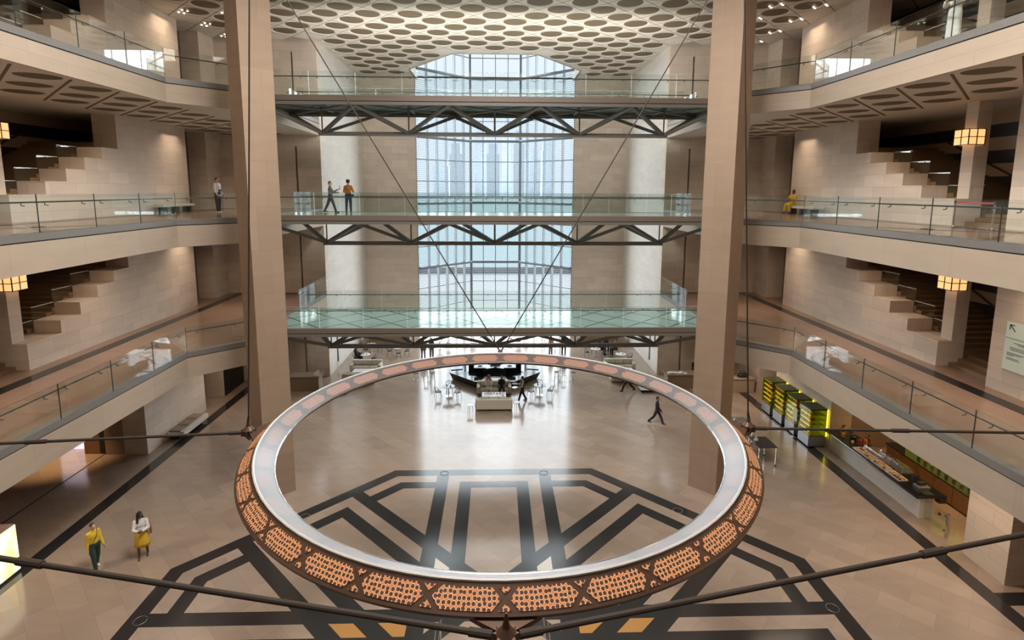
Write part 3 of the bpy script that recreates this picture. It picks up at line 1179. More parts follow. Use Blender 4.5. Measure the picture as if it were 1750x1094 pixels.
M_DECK = deck_mat()
BL = {F1: 'lowest', F2: 'middle', F3: 'top'}
for F in (F1, F2, F3):
    t = thing('footbridge', '%s of three grey steel truss footbridges spanning the atrium' % BL[F], 'footbridge', (0, 31.9, F), 'truss footbridges')
    YM, ZB = 31.9, F - 1.70
    X2 = XB - 0.01
    MB().box(-X2, X2, YB0 + 0.12, YB1 - 0.12, F - 0.08, F + 0.004).build('deck', M_DECK, t)
    for y0, y1 in ((YB0, YB0 + 0.14), (YB1 - 0.14, YB1)):
        MB().box(-X2, X2, y0, y1, F - 0.26, F + 0.02).build('edge_beam', M_BEAM, t)
        MB().box(-X2, X2, y0 + 0.03, y1 - 0.03, F - 0.30, F - 0.26).build('shadow_joint', M_GAP, t)
        MB().box(-X2, X2, y0 + 0.0, y1 + 0.0, F - 0.46, F - 0.30).build('top_chord', M_STEEL, t)
    MB().box(-9.95, 9.95, YM - 0.11, YM + 0.11, ZB - 0.12, ZB + 0.10).build('bottom_chord', M_STEEL, t)
    bots = [-9.75, -4.87, 0, 4.87, 9.75]
    tops = [-12.2, -7.3, -2.43, 2.43, 7.3, 12.2]
    for i, xb in enumerate(bots):
        for xt in (tops[i], tops[i + 1]):
            for yt in (YB0 + 0.1, YB1 - 0.1):
                MB().bar((xt, yt, F - 0.42), (xb, YM, ZB + 0.02), 0.17, 0.17).build('diagonal', M_STEEL, t)
        MB().tube([(xb, YM, ZB), (xb, YM, F - 0.09)], 0.04, 8).build('hanger', M_STEEL, t)
        for xa, xc in ((tops[i], tops[i + 1]), (tops[i + 1], tops[i])):
            MB().bar((xa, YB0 + 0.1, F - 0.36), (xc, YB1 - 0.1, F - 0.36), 0.09, 0.09).build('cross_brace', M_STEEL, t)
        MB().bar((xb, YB0 + 0.1, F - 0.2), (xb, YB1 - 0.1, F - 0.2), 0.12, 0.16).build('cross_beam', M_STEEL, t)
    for y, inn, w in ((YB0 + 0.07, 1, 'near'), (YB1 - 0.07, -1, 'far')):
        balustrade('clear glass balustrade with thin dark rail, %s side of the %s footbridge' % (w, BL[F]),
                   [(-12.0, y), (12.0, y)], F, [(0, inn)], joint=2.4, edge=M_EDGE_L, base=0.022)

# ------------------------------------------------------------------ ring chandelier
RC = Vector((0.26, 13.7, 0))
NP = 32
R_BO, Z_BO = 6.34, 7.70
R_T, Z_T = 5.96, 7.99
R_IN, Z_IN = 5.54, 7.77


def lattice_mat(name, lit, dark, estr, scale, thr, opacity=1.0):
    m, nt, b = new_mat(name)
    L = nt.links.new
    tc = nd(nt, 'ShaderNodeTexCoord')
    vo = nd(nt, 'ShaderNodeTexVoronoi')
    vo.voronoi_dimensions = '2D'
    vo.inputs['Scale'].default_value = scale
    vo.inputs['Randomness'].default_value = 0.30
    L(tc.outputs['UV'], vo.inputs['Vector'])
    lt = nd(nt, 'ShaderNodeMath', operation='LESS_THAN')
    lt.inputs[1].default_value = thr
    L(vo.outputs['Distance'], lt.inputs[0])
    vo2 = nd(nt, 'ShaderNodeTexVoronoi')
    vo2.voronoi_dimensions = '2D'
    vo2.feature = 'DISTANCE_TO_EDGE'
    vo2.inputs['Scale'].default_value = scale
    vo2.inputs['Randomness'].default_value = 0.30
    L(tc.outputs['UV'], vo2.inputs['Vector'])
    mr = nd(nt, 'ShaderNodeMapRange')
    mr.inputs['From Min'].default_value = 0.0
    mr.inputs['From Max'].default_value = 0.22
    mr.inputs['To Min'].default_value = 1.0
    mr.inputs['To Max'].default_value = 0.85
    L(vo2.outputs['Distance'], mr.inputs['Value'])
    l2 = nd(nt, 'ShaderNodeMath', operation='LESS_THAN')
    l2.inputs[1].default_value = thr + 0.09
    L(vo.outputs['Distance'], l2.inputs[0])
    m0 = nd(nt, 'ShaderNodeMix')
    m0.data_type = 'RGBA'
    m0.inputs[6].default_value = (*[c * 0.72 for c in lit], 1)
    m0.inputs[7].default_value = (min(1, lit[0] * 1.15), lit[1] * 2.0, lit[2] * 3.0, 1)
    L(l2.outputs[0], m0.inputs[0])
    mx = nd(nt, 'ShaderNodeMix')
    mx.data_type = 'RGBA'
    L(m0.outputs[2], mx.inputs[6])
    mx.inputs[7].default_value = (*dark, 1)
    L(lt.outputs[0], mx.inputs[0])
    ml = nd(nt, 'ShaderNodeMath', operation='MULTIPLY')
    ml.inputs[1].default_value = estr
    L(mr.outputs[0], ml.inputs[0])
    L(mx.outputs[2], b.inputs['Emission Color'])
    L(ml.outputs[0], b.inputs['Emission Strength'])
    b.inputs['Base Color'].default_value = (0.06, 0.026, 0.016, 1)
    b.inputs['Roughness'].default_value = 0.5
    return m


M_LAT = lattice_mat('lit_copper_lattice', (0.88, 0.27, 0.085), (0.035, 0.010, 0.004), 0.82, 13.0, 0.40)
M_LATI = lattice_mat('lit_inner_lattice', (0.85, 0.26, 0.09), (0.08, 0.02, 0.01), 0.70, 13.0, 0.33)
M_COPPER = simple('dark_copper_band', (0.115, 0.066, 0.044), 0.42, metal=0.55)
M_RIM = simple('pale_ring_rim', (0.62, 0.62, 0.62), 0.35, metal=0.2)


def ring_glass_mat():
    m = bpy.data.materials.new('painted_reflection_glass')
    m.use_nodes = True
    nt = m.node_tree
    nt.nodes.clear()
    L = nt.links.new
    out = nd(nt, 'ShaderNodeOutputMaterial')
    tr = nd(nt, 'ShaderNodeBsdfTransparent')
    tr.inputs[0].default_value = (0.92, 0.93, 0.95, 1)
    df = nd(nt, 'ShaderNodeBsdfPrincipled')
    df.inputs['Base Color'].default_value = (0.40, 0.45, 0.51, 1)  # pale colour stands in for the bright window reflected in the glass
    df.inputs['Roughness'].default_value = 0.22
    lw = nd(nt, 'ShaderNodeLayerWeight')
    lw.inputs['Blend'].default_value = 0.5
    rp = nd(nt, 'ShaderNodeMapRange')
    rp.inputs['From Min'].default_value = 0.28
    rp.inputs['From Max'].default_value = 0.62
    rp.inputs['To Min'].default_value = 0.05
    rp.inputs['To Max'].default_value = 0.74
    L(lw.outputs['Facing'], rp.inputs['Value'])
    mx = nd(nt, 'ShaderNodeMixShader')
    L(rp.outputs[0], mx.inputs[0])
    L(tr.outputs[0], mx.inputs[1])
    L(df.outputs[0], mx.inputs[2])
    L(mx.outputs[0], out.inputs[0])
    return m


M_RGLASS = ring_glass_mat()


def rp(r, z, th):
    return Vector((RC.x + r * math.sin(th), RC.y - r * math.cos(th), z))


def outer_pt(th, s_, off=0.0):
    """s_ 0 at the top rim, 1 at the lower rim of the sloping outer face"""
    nr, nz = (Z_T - Z_BO), (R_BO - R_T)
    ln = math.hypot(nr, nz)
    return rp(R_T + (R_BO - R_T) * s_ + off * nr / ln, Z_T + (Z_BO - Z_T) * s_ + off * nz / ln, th)


def inner_pt(th, s_, off=0.0):
    nr, nz = -(Z_T - Z_IN), (R_T - R_IN)
    ln = math.hypot(nr, nz)
    return rp(R_T + (R_IN - R_T) * s_ + off * nr / ln, Z_T + (Z_IN - Z_T) * s_ + off * nz / ln, th)


chand = thing('ring_chandelier', 'huge circular copper lattice chandelier hanging low in the middle of the atrium', 'chandelier', (RC.x, RC.y, 7.8))
n = 192
mb = MB()
prof = [(R_BO, Z_BO), (R_T, Z_T), (R_IN, Z_IN), (R_IN + 0.02, Z_IN - 0.06), (R_BO - 0.02, Z_BO - 0.06)]
v, f = [], []
for k in range(n):
    th = 2 * PI * k / n
    v += [rp(r, z, th) for r, z in prof]
m_ = len(prof)
for k in range(n):
    for j in range(m_):
        f.append((k * m_ + j, k * m_ + (j + 1) % m_, ((k + 1) % n) * m_ + (j + 1) % m_, ((k + 1) % n) * m_ + j))
mb.add(v, f)
mb.build('band', M_COPPER, chand)


def ring_patch(pt, corners, off, nsub=8, th_lip=None):
    """a polygon (th, s) laid on the sloping face: given as lower/upper limits along th"""
    mb = MB()
    vs, uv = [], []
    for th, s_ in corners:
        vs.append(pt(th, s_, off))
        uv.append((th * 6.15, s_ * 0.48))
    mb.add(vs, [tuple(range(len(vs)))], uv)
    return mb


DT = 2 * PI / NP
for k in range(NP):
    t0 = k * DT
    def hexa(lo, hi, tip):
        up, dn = [], []
        m = 6
        for i in range(m + 1):
            fr = 0.175 + (0.825 - 0.175) * i / m
            up.append((t0 + DT * fr, lo))
            dn.append((t0 + DT * fr, hi))
        return [(t0 + DT * tip, (lo + hi) / 2)] + up + [(t0 + DT * (1 - tip), (lo + hi) / 2)] + dn[::-1]
    ring_patch(outer_pt, hexa(0.17, 0.86, 0.055), 0.012).build('lattice_panel', M_LAT, chand, recalc=False)
    ring_patch(inner_pt, hexa(0.20, 0.82, 0.07), 0.008).build('inner_panel', M_LATI, chand, recalc=False)
    for a, b, c in (((-0.085, 0.17), (0.085, 0.17), (0.0, 0.38)), ((-0.085, 0.86), (0.085, 0.86), (0.0, 0.64))):
        q = ring_patch(outer_pt, [(t0 + DT * a[0], a[1]), (t0 + DT * b[0], b[1]), (t0 + DT * c[0], c[1])], 0.012)
        q.build('corner_lattice', M_LAT, chand, recalc=False)
# glass with a painted-on reflection over the inner face, with pale rims
mb = MB()
v, f = [], []
for k in range(n):
    th = 2 * PI * k / n
    v += [inner_pt(th, 0.02, 0.03), inner_pt(th, 0.98, 0.03)]
for k in range(n):
    f.append((2 * k, 2 * k + 1, (2 * k + 3) % (2 * n), (2 * k + 2) % (2 * n)))
mb.add(v, f)
mb.build('glass_cover', M_RGLASS, chand)
for s_, r in ((0.0, 0.03), (1.0, 0.028)):
    mb = MB()
    pts = [inner_pt(2 * PI * k / 96, s_, 0.015) for k in range(97)]
    mb.tube(pts, r, 6, cap=False)
    mb.build('rim', M_RIM if s_ == 0 else M_CHROME, chand)
# four suspension knuckles
KN = [RC + Vector((0, -6.62, 7.60)), RC + Vector((6.62, 0, 7.72)), RC + Vector((0, 6.2, 7.98)), RC + Vector((-6.62, 0, 7.72))]
for i, kx in enumerate(KN):
    d = (kx - RC)
    d.z = 0
    d.normalize()
    t_ = Vector((-d.y, d.x, 0))
    mb = MB()
    if i == 2:
        mb.ell(kx, (0.09, 0.09, 0.09))
    else:
        base = [kx - d * 0.36 + t_ * 0.55 + Vector((0, 0, 0.05)), kx - d * 0.36 - t_ * 0.55 + Vector((0, 0, 0.05))]
        mb.add([base[0], base[1], kx + d * 0.02 + Vector((0, 0, .06)), base[0] - Vector((0, 0, 0.07)), base[1] - Vector((0, 0, 0.07)), kx + d * 0.02 - Vector((0, 0, .05))],
               [(0, 1, 2), (5, 4, 3), (0, 3, 4, 1), (1, 4, 5, 2), (2, 5, 3, 0)])
        star = []
        for q in range(16):
            rr = 0.20 if q % 2 == 0 else 0.12
            star.append((kx.x + rr * math.cos(q * PI / 8), kx.y + rr * math.sin(q * PI / 8)))
        mb.prism(star, kx.z - 0.05, kx.z + 0.09)
        mb.lathe([(0.15, 0), (0.06, 0.10), (0.015, 0.32)], (kx.x, kx.y, kx.z + 0.085), 12)
        mb.lathe([(0.02, -0.16), (0.14, 0)], (kx.x, kx.y, kx.z - 0.05), 12)
    mb.build('hanger_star', M_COPPER, chand)


def cable(label, a, b, r, sleeve=None):
    t = thing('suspension_cable', label, 'cable', a, 'chandelier cables')
    MB().tube([a, b], r, 10).build('cable', M_CABLE, t)
    if sleeve:
        a, b = Vector(a), Vector(b)
        p, q = a + (b - a) * sleeve[0], a + (b - a) * sleeve[1]
        MB().tube([p, q], r * 1.5, 10).build('coupling', M_CABLE, t)
    d = (Vector(b) - Vector(a)).normalized()
    MB().tube([Vector(a), Vector(a) + d * 0.35], r * 1.4, 10).build('end_sleeve', M_CABLE, t)
    if abs(b[0]) > 13:
        MB().tube([Vector(b) - d * 0.03, Vector(b)], 0.13, 16).build('anchor_plate', M_CABLE, t)
    return t


M_CABLE = simple('dark_bronze_rod', (0.055, 0.042, 0.034), 0.7, spec=0.2)
kf, kr_, kb, kl = KN
cable('thick dark rod from the near knuckle of the ring towards the left', kf + Vector((-0.2, 0.06, 0)), (-13.9, 10.0, 7.75), 0.047, (0.55, 0.585))
cable('thick dark rod from the near knuckle of the ring towards the right', kf + Vector((0.2, 0.06, 0)), (14.3, 10.0, 7.75), 0.047, (0.52, 0.555))
cable('level dark rod from the left end of the ring across the left gallery front', kl + Vector((-0.15, 0, 0)), (-14.2, 12.85, 7.8), 0.037, (0.60, 0.66))
cable('level dark rod from the right end of the ring across the right gallery front', kr_ + Vector((0.15, 0, 0)), (14.2, 13.1, 7.8), 0.037, (0.50, 0.56))
cable('upright dark wire rising in front of the left stone pillar', kl + Vector((0, 0, 0.1)), (-5.30, 13.7, 24.6), 0.020)
cable('upright dark wire rising in front of the right stone pillar', kr_ + Vector((0, 0, 0.1)), (5.65, 13.7, 24.6), 0.020)
cable('slanting dark wire from the far side of the ring up to the left', kb, (0.26 + (-7.09 - .26) * 16.1 / 12.45, 20.0, 24.15), 0.021)
cable('slanting dark wire from the far side of the ring up to the right', kb + Vector((0.02, 0, 0)), (0.26 + (7.54 - .26) * 16.1 / 12.7, 20.0, 24.15), 0.021)

# ------------------------------------------------------------------ small ceiling lights
M_BULB = simple('lit_bulb', (1, 0.95, 0.85), 0.4, emit=(1.0, 0.88, 0.70), estr=6.0)
for i, (x, y) in enumerate(((-18.15, 34.0), (-18.15, 36.5), (-18.15, 39.0), (-15.65, 34.0), (18.15, 31.5), (18.15, 34.0), (18.15, 36.5), (18.15, 39.0), (15.65, 34.0), (15.65, 31.5))):
    sdn = 'left' if x < 0 else 'right'
    t = thing('ceiling_spotlight', 'cluster of four small lit spotlights in the coffered ceiling on the %s' % sdn, 'spotlight', (x, y, ZC - 0.02), 'ceiling spotlights ' + sdn)
    for dx, dy in ((-0.32, 0.12), (-0.12, 0.32), (0.12, -0.32), (0.32, -0.12)):
        MB().lathe([(0.05, -0.03), (0.05, 0.0)], (x + dx, y + dy, ZC - 0.005), 10).build('bulb', M_BULB, t)
# ------------------------------------------------------------------ cafe and lounge furniture
M_CREAM = simple('cream_upholstery', (0.60, 0.555, 0.46), 0.85, noise=0.04)
M_WHITE = simple('white_top', (0.85, 0.85, 0.84), 0.35)
M_SEATBLK = simple('black_seat', (0.025, 0.025, 0.028), 0.5)
M_BEIGE = stone('beige_desk_stone', (0.47, 0.375, 0.28), 2.0, 1.2, var=0.03)
M_BROWNDESK = stone('brown_desk_stone', (0.25, 0.19, 0.14), 2.0, 1.2, var=0.03, rough=0.4)

# --- black octagonal fountain
ft = thing('fountain', 'black granite octagonal fountain with a raised star in the cafe', 'fountain', (0, 40.5, 0))
def octa(a, c, ph=PI / 8):
    return [(c[0] + a / math.cos(PI / 8) * math.cos(ph + i * PI / 4), c[1] + a / math.cos(PI / 8) * math.sin(ph + i * PI / 4)) for i in range(8)]
FC = (0, 40.5)
M_BLKPOL = simple('polished_black_granite', (0.018, 0.019, 0.022), 0.10, noise=0.2, nscale=15)
M_WATER = simple('still_dark_water', (0.015, 0.02, 0.03), 0.03)
M_SLATE = simple('grey_blue_slab', (0.13, 0.15, 0.18), 0.18)
mb = MB()
o_, i_ = octa(3.4, FC), octa(2.45, FC)
v = [(x, y, 0) for x, y in octa(3.15, FC)] + [(x, y, 0.55) for x, y in o_] + [(x, y, 0.55) for x, y in i_] + [(x, y, 0.2) for x, y in i_]
f = []
for k in range(8):
    k2_ = (k + 1) % 8
    for r_ in range(3):
        f.append((r_ * 8 + k, r_ * 8 + k2_, (r_ + 1) * 8 + k2_, (r_ + 1) * 8 + k))
f += [tuple(range(8))[::-1], tuple(range(24, 32))]
mb.add(v, f).build('basin', M_BLKPOL, ft)
MB().prism(octa(2.44, FC), 0.3, 0.44).build('water', M_WATER, ft)
for k in range(8):
    a = k * PI / 4
    c_, s_ = math.cos(a), math.sin(a)
    rot = lambda x, y: (FC[0] + c_ * x - s_ * y, FC[1] + s_ * x + c_ * y)
    if k % 2 == 0:
        MB().prism([rot(2.45, -0.75), rot(3.3, -0.95), rot(3.3, 0.95), rot(2.45, 0.75)], 0.551, 0.60).build('rim_slab', M_SLATE, ft)
star = []
for k in range(16):
    r_ = 2.15 if k % 2 == 0 else 1.65
    star.append((FC[0] + r_ * math.cos(k * PI / 8 + PI / 8), FC[1] + r_ * math.sin(k * PI / 8 + PI / 8)))
MB().prism(star, 0.2, 1.0).build('star_block', M_BLKPOL, ft)
for sx in (-1, 1):
    MB().prism([(sx * 0.65, 38.62), (sx * 1.55, 38.62), (sx * 1.55, 39.4), (sx * 0.65, 39.4)][::sx], 1.0, 1.05).build('corner_slab', M_SLATE, ft)
    MB().lathe([(0.22, 0), (0.22, 0.02), (0.16, 0.02), (0.16, 0)], (sx * 1.1, 39.0, 1.05), 20).build('spout_ring', M_BLKPOL, ft)
MB().lathe([(0.9, 0), (0.9, 0.05), (0.6, 0.08)], (0, 40.4, 1.0), 24).build('upper_bowl', M_SLATE, ft)
fl = thing('flower_arrangement', 'low pale pink flowers on top of the black fountain', 'flowers', (0, 40.3, 1.08))
mbf, mbl = MB(), MB()
rg = random.Random(3)
for k in range(36):
    a, rr = rg.uniform(0, 2 * PI), rg.uniform(0, 0.42)
    z = 1.2 + rg.uniform(0, 0.28) * (1 - rr)
    mbf.ell((rr * math.cos(a), 40.3 + rr * math.sin(a), z), (0.07, 0.07, 0.05), 7, 5)
    mbl.tube([(rr * 0.4 * math.cos(a), 40.3 + rr * 0.4 * math.sin(a), 1.1), (rr * math.cos(a), 40.3 + rr * math.sin(a), z)], 0.01, 4)
mbf.build('blossoms', simple('pale_pink_petals', (0.90, 0.66, 0.58), 0.7), fl)
mbl.build('stems', simple('green_stem', (0.10, 0.20, 0.06), 0.7), fl)
MB().lathe([(0.16, 0), (0.24, 0.1), (0.26, 0.14), (0.2, 0.14)], (0, 40.3, 1.08), 16).build('bowl', M_WHITE, fl)


# --- sofa prototype (origin on the floor, facing -Y)
def make_sofa(w=2.4):
    t = thing('sofa', 'sofa', 'sofa', (0, 0, 0))
    d = 0.98
    MB().box(-w / 2 + 0.2, w / 2 - 0.2, -d / 2 + 0.02, d / 2 - 0.2, 0.14, 0.34).build('base', M_CREAM, t, bevel=0.03)
    MB().box(-w / 2 + 0.05, w / 2 - 0.05, d / 2 - 0.26, d / 2, 0.14, 0.80).build('backrest', M_CREAM, t, bevel=0.07)
    for s_ in (-1, 1):
        MB().box(*sorted((s_ * (w / 2 - 0.24), s_ * w / 2)), -d / 2, d / 2 - 0.1, 0.14, 0.62).build('armrest', M_CREAM, t, bevel=0.07)
    cw = (w - 0.48) / 3
    for i in range(3):
        x0 = -w / 2 + 0.24 + cw * i
        MB().box(x0 + 0.01, x0 + cw - 0.01, -d / 2, d / 2 - 0.26, 0.32, 0.43).build('seat_cushion', M_CREAM, t, bevel=0.04)
        MB().box(x0 + 0.01, x0 + cw - 0.01, d / 2 - 0.42, d / 2 - 0.24, 0.47, 0.84).build('back_cushion', M_CREAM, t, bevel=0.06)
    for sx in (-1, 1):
        for sy in (-1, 1):
            MB().lathe([(0.025, 0), (0.035, 0.15)], (sx * (w / 2 - 0.12), sy * (d / 2 - 0.1), 0), 10).build('leg', M_DARKWOOD, t)
    return t


sofa = make_sofa()
for x, y, rz, lab in ((-0.05, 33.55, PI, 'cream sofa with its back to us in front of the fountain'),
                      (-0.05, 36.30, 0, 'cream sofa by the fountain on which two people sit'),
                      (-9.9, 38.6, PI, 'cream sofa with its back to us beside the pale wall on the left'),
                      (-10.0, 41.2, 0, 'far cream sofa beside the pale wall on the left, turned towards us'),
                      (9.7, 38.6, PI, 'cream sofa with its back to us beside the pale wall on the right'),
                      (9.8, 41.2, 0, 'far cream sofa beside the pale wall on the right, turned towards us')):
    place(sofa, USED, (x, y, 0), rz, lab, 'cream sofas')

# --- low white tables
def make_low_table():
    t = thing('low_table', 'low table', 'table', (0, 0, 0))
    MB().box(-0.8, 0.8, -0.42, 0.42, 0.40, 0.45).build('tabletop', M_WHITE, t, bevel=0.008)
    for sx in (-1, 1):
        for sy in (-1, 1):
            MB().bar((sx * 0.72, sy * 0.35, 0), (sx * 0.72, sy * 0.35, 0.40), 0.05).build('leg', M_CHROME, t)
    return t


lowt = make_low_table()
for x, y, lab in ((-0.05, 34.95, 'low white table between the two sofas by the fountain'),
                  (-9.9, 39.95, 'low white table between the sofas on the left'),
                  (9.75, 39.95, 'low white table between the sofas on the right')):
    place(lowt, USED, (x, y, 0), 0, lab, 'low white tables')
rg = random.Random(5)
for i in range(7):
    x, y = -0.65 + 0.2 * i, 34.85 + rg.uniform(-0.2, 0.25)
    t = thing('cup', 'small cup and saucer on the low white table by the fountain', 'cup', (x, y, 0.45), 'cups on the low table')
    MB().lathe([(0.075, 0.001), (0.08, 0.012)], (x, y, 0.45), 14).build('saucer', M_WHITE, t)
    MB().lathe([(0.025, 0.012), (0.04, 0.07), (0.034, 0.07), (0.02, 0.03)], (x, y, 0.45), 12).build('bowl', simple('tea_cup', (0.55, 0.30, 0.22), 0.4), t)

# --- round side stools
def make_side_table():
    t = thing('side_table', 'side table', 'side table', (0, 0, 0))
    MB().lathe([(0.21, 0.50), (0.215, 0.515), (0.21, 0.53)], (0, 0, 0), 24).build('top', M_WHITE, t)
    for k in range(3):
        a = k * 2 * PI / 3 + 0.4
        MB().tube([(0.14 * math.cos(a), 0.14 * math.sin(a), 0.5), (0.2 * math.cos(a), 0.2 * math.sin(a), 0)], 0.013, 6).build('leg', M_CHROME, t)
    return t


sidet = make_side_table()
for x, y, lab in ((-1.55, 33.0, 'round white side table at the left end of the nearer sofa'),
                  (1.42, 33.4, 'round white side table at the right end of the nearer sofa'),
                  (1.40, 36.0, 'round white side table at the right end of the occupied sofa')):
    place(sidet, USED, (x, y, 0), 0, lab, 'round side tables')

M_CHAIR = simple('dark_wire_frame', (0.16, 0.16, 0.165), 0.4, metal=0.3)
# --- cafe chairs and round tables
def make_chair():
    t = thing('cafe_chair', 'chair', 'chair', (0, 0, 0))
    MB().lathe([(0.02, 0.43), (0.21, 0.43), (0.22, 0.445), (0.21, 0.465), (0.02, 0.47)], (0, 0, 0), 20).build('seat', M_SEATBLK, t)
    for sx, sy in ((-1, -1), (1, -1), (-1, 1), (1, 1)):
        MB().tube([(sx * 0.17, sy * 0.16, 0.44), (sx * 0.22, sy * 0.22, 0)], 0.013, 6).build('leg', M_CHAIR, t)
    arc = [(0.26 * math.cos(PI * k / 10), 0.02 + 0.24 * math.sin(PI * k / 10), 0.66 + 0.12 * math.sin(PI * k / 10)) for k in range(11)]
    MB().tube([(0.2, -0.12, 0.44)] + arc + [(-0.2, -0.12, 0.44)], 0.016, 6).build('back_frame', M_CHAIR, t)
    for x in (-0.1, 0, 0.1):
        MB().tube([(x * 0.9, 0.19, 0.45), (x, 0.25, 0.77)], 0.011, 5).build('back_rod', M_CHAIR, t)
    return t


def make_table(white):
    t = thing('cafe_table', 'table', 'table', (0, 0, 0))
    MB().lathe([(0.02, 0.70), (0.42, 0.715), (0.43, 0.73), (0.42, 0.745), (0.02, 0.745)], (0, 0, 0), 28).build('tabletop', M_WHITE if white else M_SLATE, t)
    MB().lathe([(0.035, 0.03), (0.03, 0.70)], (0, 0, 0), 12).build('stem', M_CHROME, t)
    MB().lathe([(0.25, 0.0), (0.25, 0.02), (0.05, 0.035)], (0, 0, 0), 20).build('base', M_CHROME, t)
    return t


chair, tabW, tabD = make_chair(), make_table(True), make_table(False)
GROUPS = [(-3.15, 35.75, 0, (200, 330, 90), 'left of the fountain'),
          (3.10, 35.85, 0, (-20, 210, 90), 'right of the fountain'),
          (-8.2, 45.0, 1, (0, 180, 280), 'on the stone floor left of the tall window'),
          (-10.7, 46.0, 1, (0, 120, 240), 'deep in the left corner of the bay'),
          (-10.55, 43.1, 1, (-10, 180), 'beside the seated woman in black'),
          (8.5, 44.4, 1, (-10, 180, 90), 'on the stone floor right of the tall window'),
          (10.3, 42.9, 1, (0, 180), 'in front of the group by the right wall'),
          (9.7, 45.4, 1, (200, -20, 90), 'where a group sits by the right wall'),
          (-4.9, 47.2, 1, (0, 180), 'behind the fountain, left of centre'),
          (-2.0, 49.0, 1, (0, 180, 270), 'nearest the window, just left of its middle'),
          (2.1, 48.6, 1, (0, 180, 270), 'nearest the window, just right of its middle'),
          (5.3, 46.6, 1, (0, 180), 'behind the fountain, right of centre')]
for gx, gy, wh, angs, where in GROUPS:
    place(tabW if wh else tabD, USED, (gx, gy, 0), 0, 'round %s cafe table %s' % ('white' if wh else 'grey', where), 'cafe tables')
    for a in angs:
        a_ = math.radians(a)
        cx, cy = gx + 0.72 * math.cos(a_), gy + 0.72 * math.sin(a_)
        place(chair, USED, (cx, cy, 0), a_ - PI / 2, 'wire cafe chair at the round table %s' % where, 'chairs ' + where)
    for k in range(2):
        x, y = gx + (-0.13 if k else 0.15), gy + (0.1 if k else -0.12)
        MBo = MB().lathe([(0.035, 0), (0.045, 0.09), (0.038, 0.09), (0.03, 0.02)], (x, y, 0.745), 10)
        tag(MBo.build('glass_tumbler', simple('smoky_tumbler', (0.25, 0.27, 0.29), 0.2), org=(x, y, 0.745)), 'small tumbler on the round table ' + where, 'tumbler', 'tumblers ' + where)

# --- bar stools in front of the window light on both sides of the fountain
def make_bar_stool():
    t = thing('bar_stool', 'stool', 'stool', (0, 0, 0))
    MB().lathe([(0.02, 0.74), (0.19, 0.745), (0.2, 0.76), (0.19, 0.78), (0.02, 0.785)], (0, 0, 0), 20).build('seat', M_SEATBLK, t)
    for k in range(4):
        a = PI / 4 + k * PI / 2
        MB().tube([(0.14 * math.cos(a), 0.14 * math.sin(a), 0.75), (0.24 * math.cos(a), 0.24 * math.sin(a), 0)], 0.014, 6).build('leg', M_CHROME, t)
    MB().tube([(0.2 * math.cos(2 * PI * k / 20), 0.2 * math.sin(2 * PI * k / 20), 0.27) for k in range(21)], 0.011, 6, cap=False).build('foot_ring', M_CHROME, t)
    return t


stool = make_bar_stool()
for s, sd in ((-1, 'left'), (1, 'right')):
    for i, (x, y) in enumerate(((4.55, 38.5), (5.15, 39.3), (5.75, 38.4), (5.0, 40.4))):
        place(stool, USED, (s * x, y, 0), 0.3 * i, 'tall black stool with thin legs standing %s of the black fountain' % sd, 'bar stools ' + sd)

# --- sideboards by the back wall, reception desks, low black planter blocks
M_PANEL = stone('oak_panels', (0.40, 0.285, 0.165), 0.5, 3.0, var=0.06)
for s, sd in ((-1, 'left'), (1, 'right')):
    t = thing('sideboard', 'long low brown sideboard with white top by the back wall, %s of the window' % sd, 'sideboard', (s * 9.3, 50, 0))
    MB().box(*sorted((s * 7.9, s * 11.6)), 49.2, 49.9, 0, 0.86).build('body', M_PANEL, t)
    MB().box(*sorted((s * 7.85, s * 11.65)), 49.15, 49.95, 0.86, 0.92).build('top', M_WHITE, t)
    t = thing('reception_desk', 'long brown stone desk in front of the front wall on the %s' % sd, 'desk', (s * 14.6, 37.3, 0))
    MB().box(*sorted((s * 12.3, s * 16.2)), 36.9, 37.75, 0, 1.0).build('body', M_BROWNDESK, t)
    MB().box(*sorted((s * 12.2, s * 16.3)), 36.8, 37.85, 1.0, 1.06).build('top', M_BROWNDESK, t)
    t = thing('stone_bench', 'low black stone block with a pale edge near the %s sofas' % sd, 'bench', (s * 10.9, 36.6, 0))
    MB().box(*sorted((s * 10.25, s * 11.9)), 36.25, 36.95, 0, 0.16).build('block', M_BLACK, t)
    MB().box(*sorted((s * 10.2, s * 11.95)), 36.2, 37.0, 0.16, 0.19).build('edge', simple('pale_edge', (0.55, 0.53, 0.5), 0.4), t)
    if s < 0:
        struct('dark_passage_sheet', MB().box(-18.42, -18.36, 36.1, 38.9, 0, GT), simple('painted_passage_dark', (0.015, 0.014, 0.014), 0.4))  # flat black sheet on the wall, painting the darkness of a passage opening
        continue
    t = thing('pedestal_desk', 'pale stone box desk against the front wall near the %s passage' % sd, 'desk', (s * 17.3, 36.4, 0))
    MB().box(*sorted((s * 16.6, s * 18.2)), 36.1, 36.8, 0, 0.95).build('body', M_BEIGE, t)
    MB().box(*sorted((s * 16.55, s * 18.25)), 36.05, 36.85, 0.95, 1.0).build('top', M_BEIGE, t)
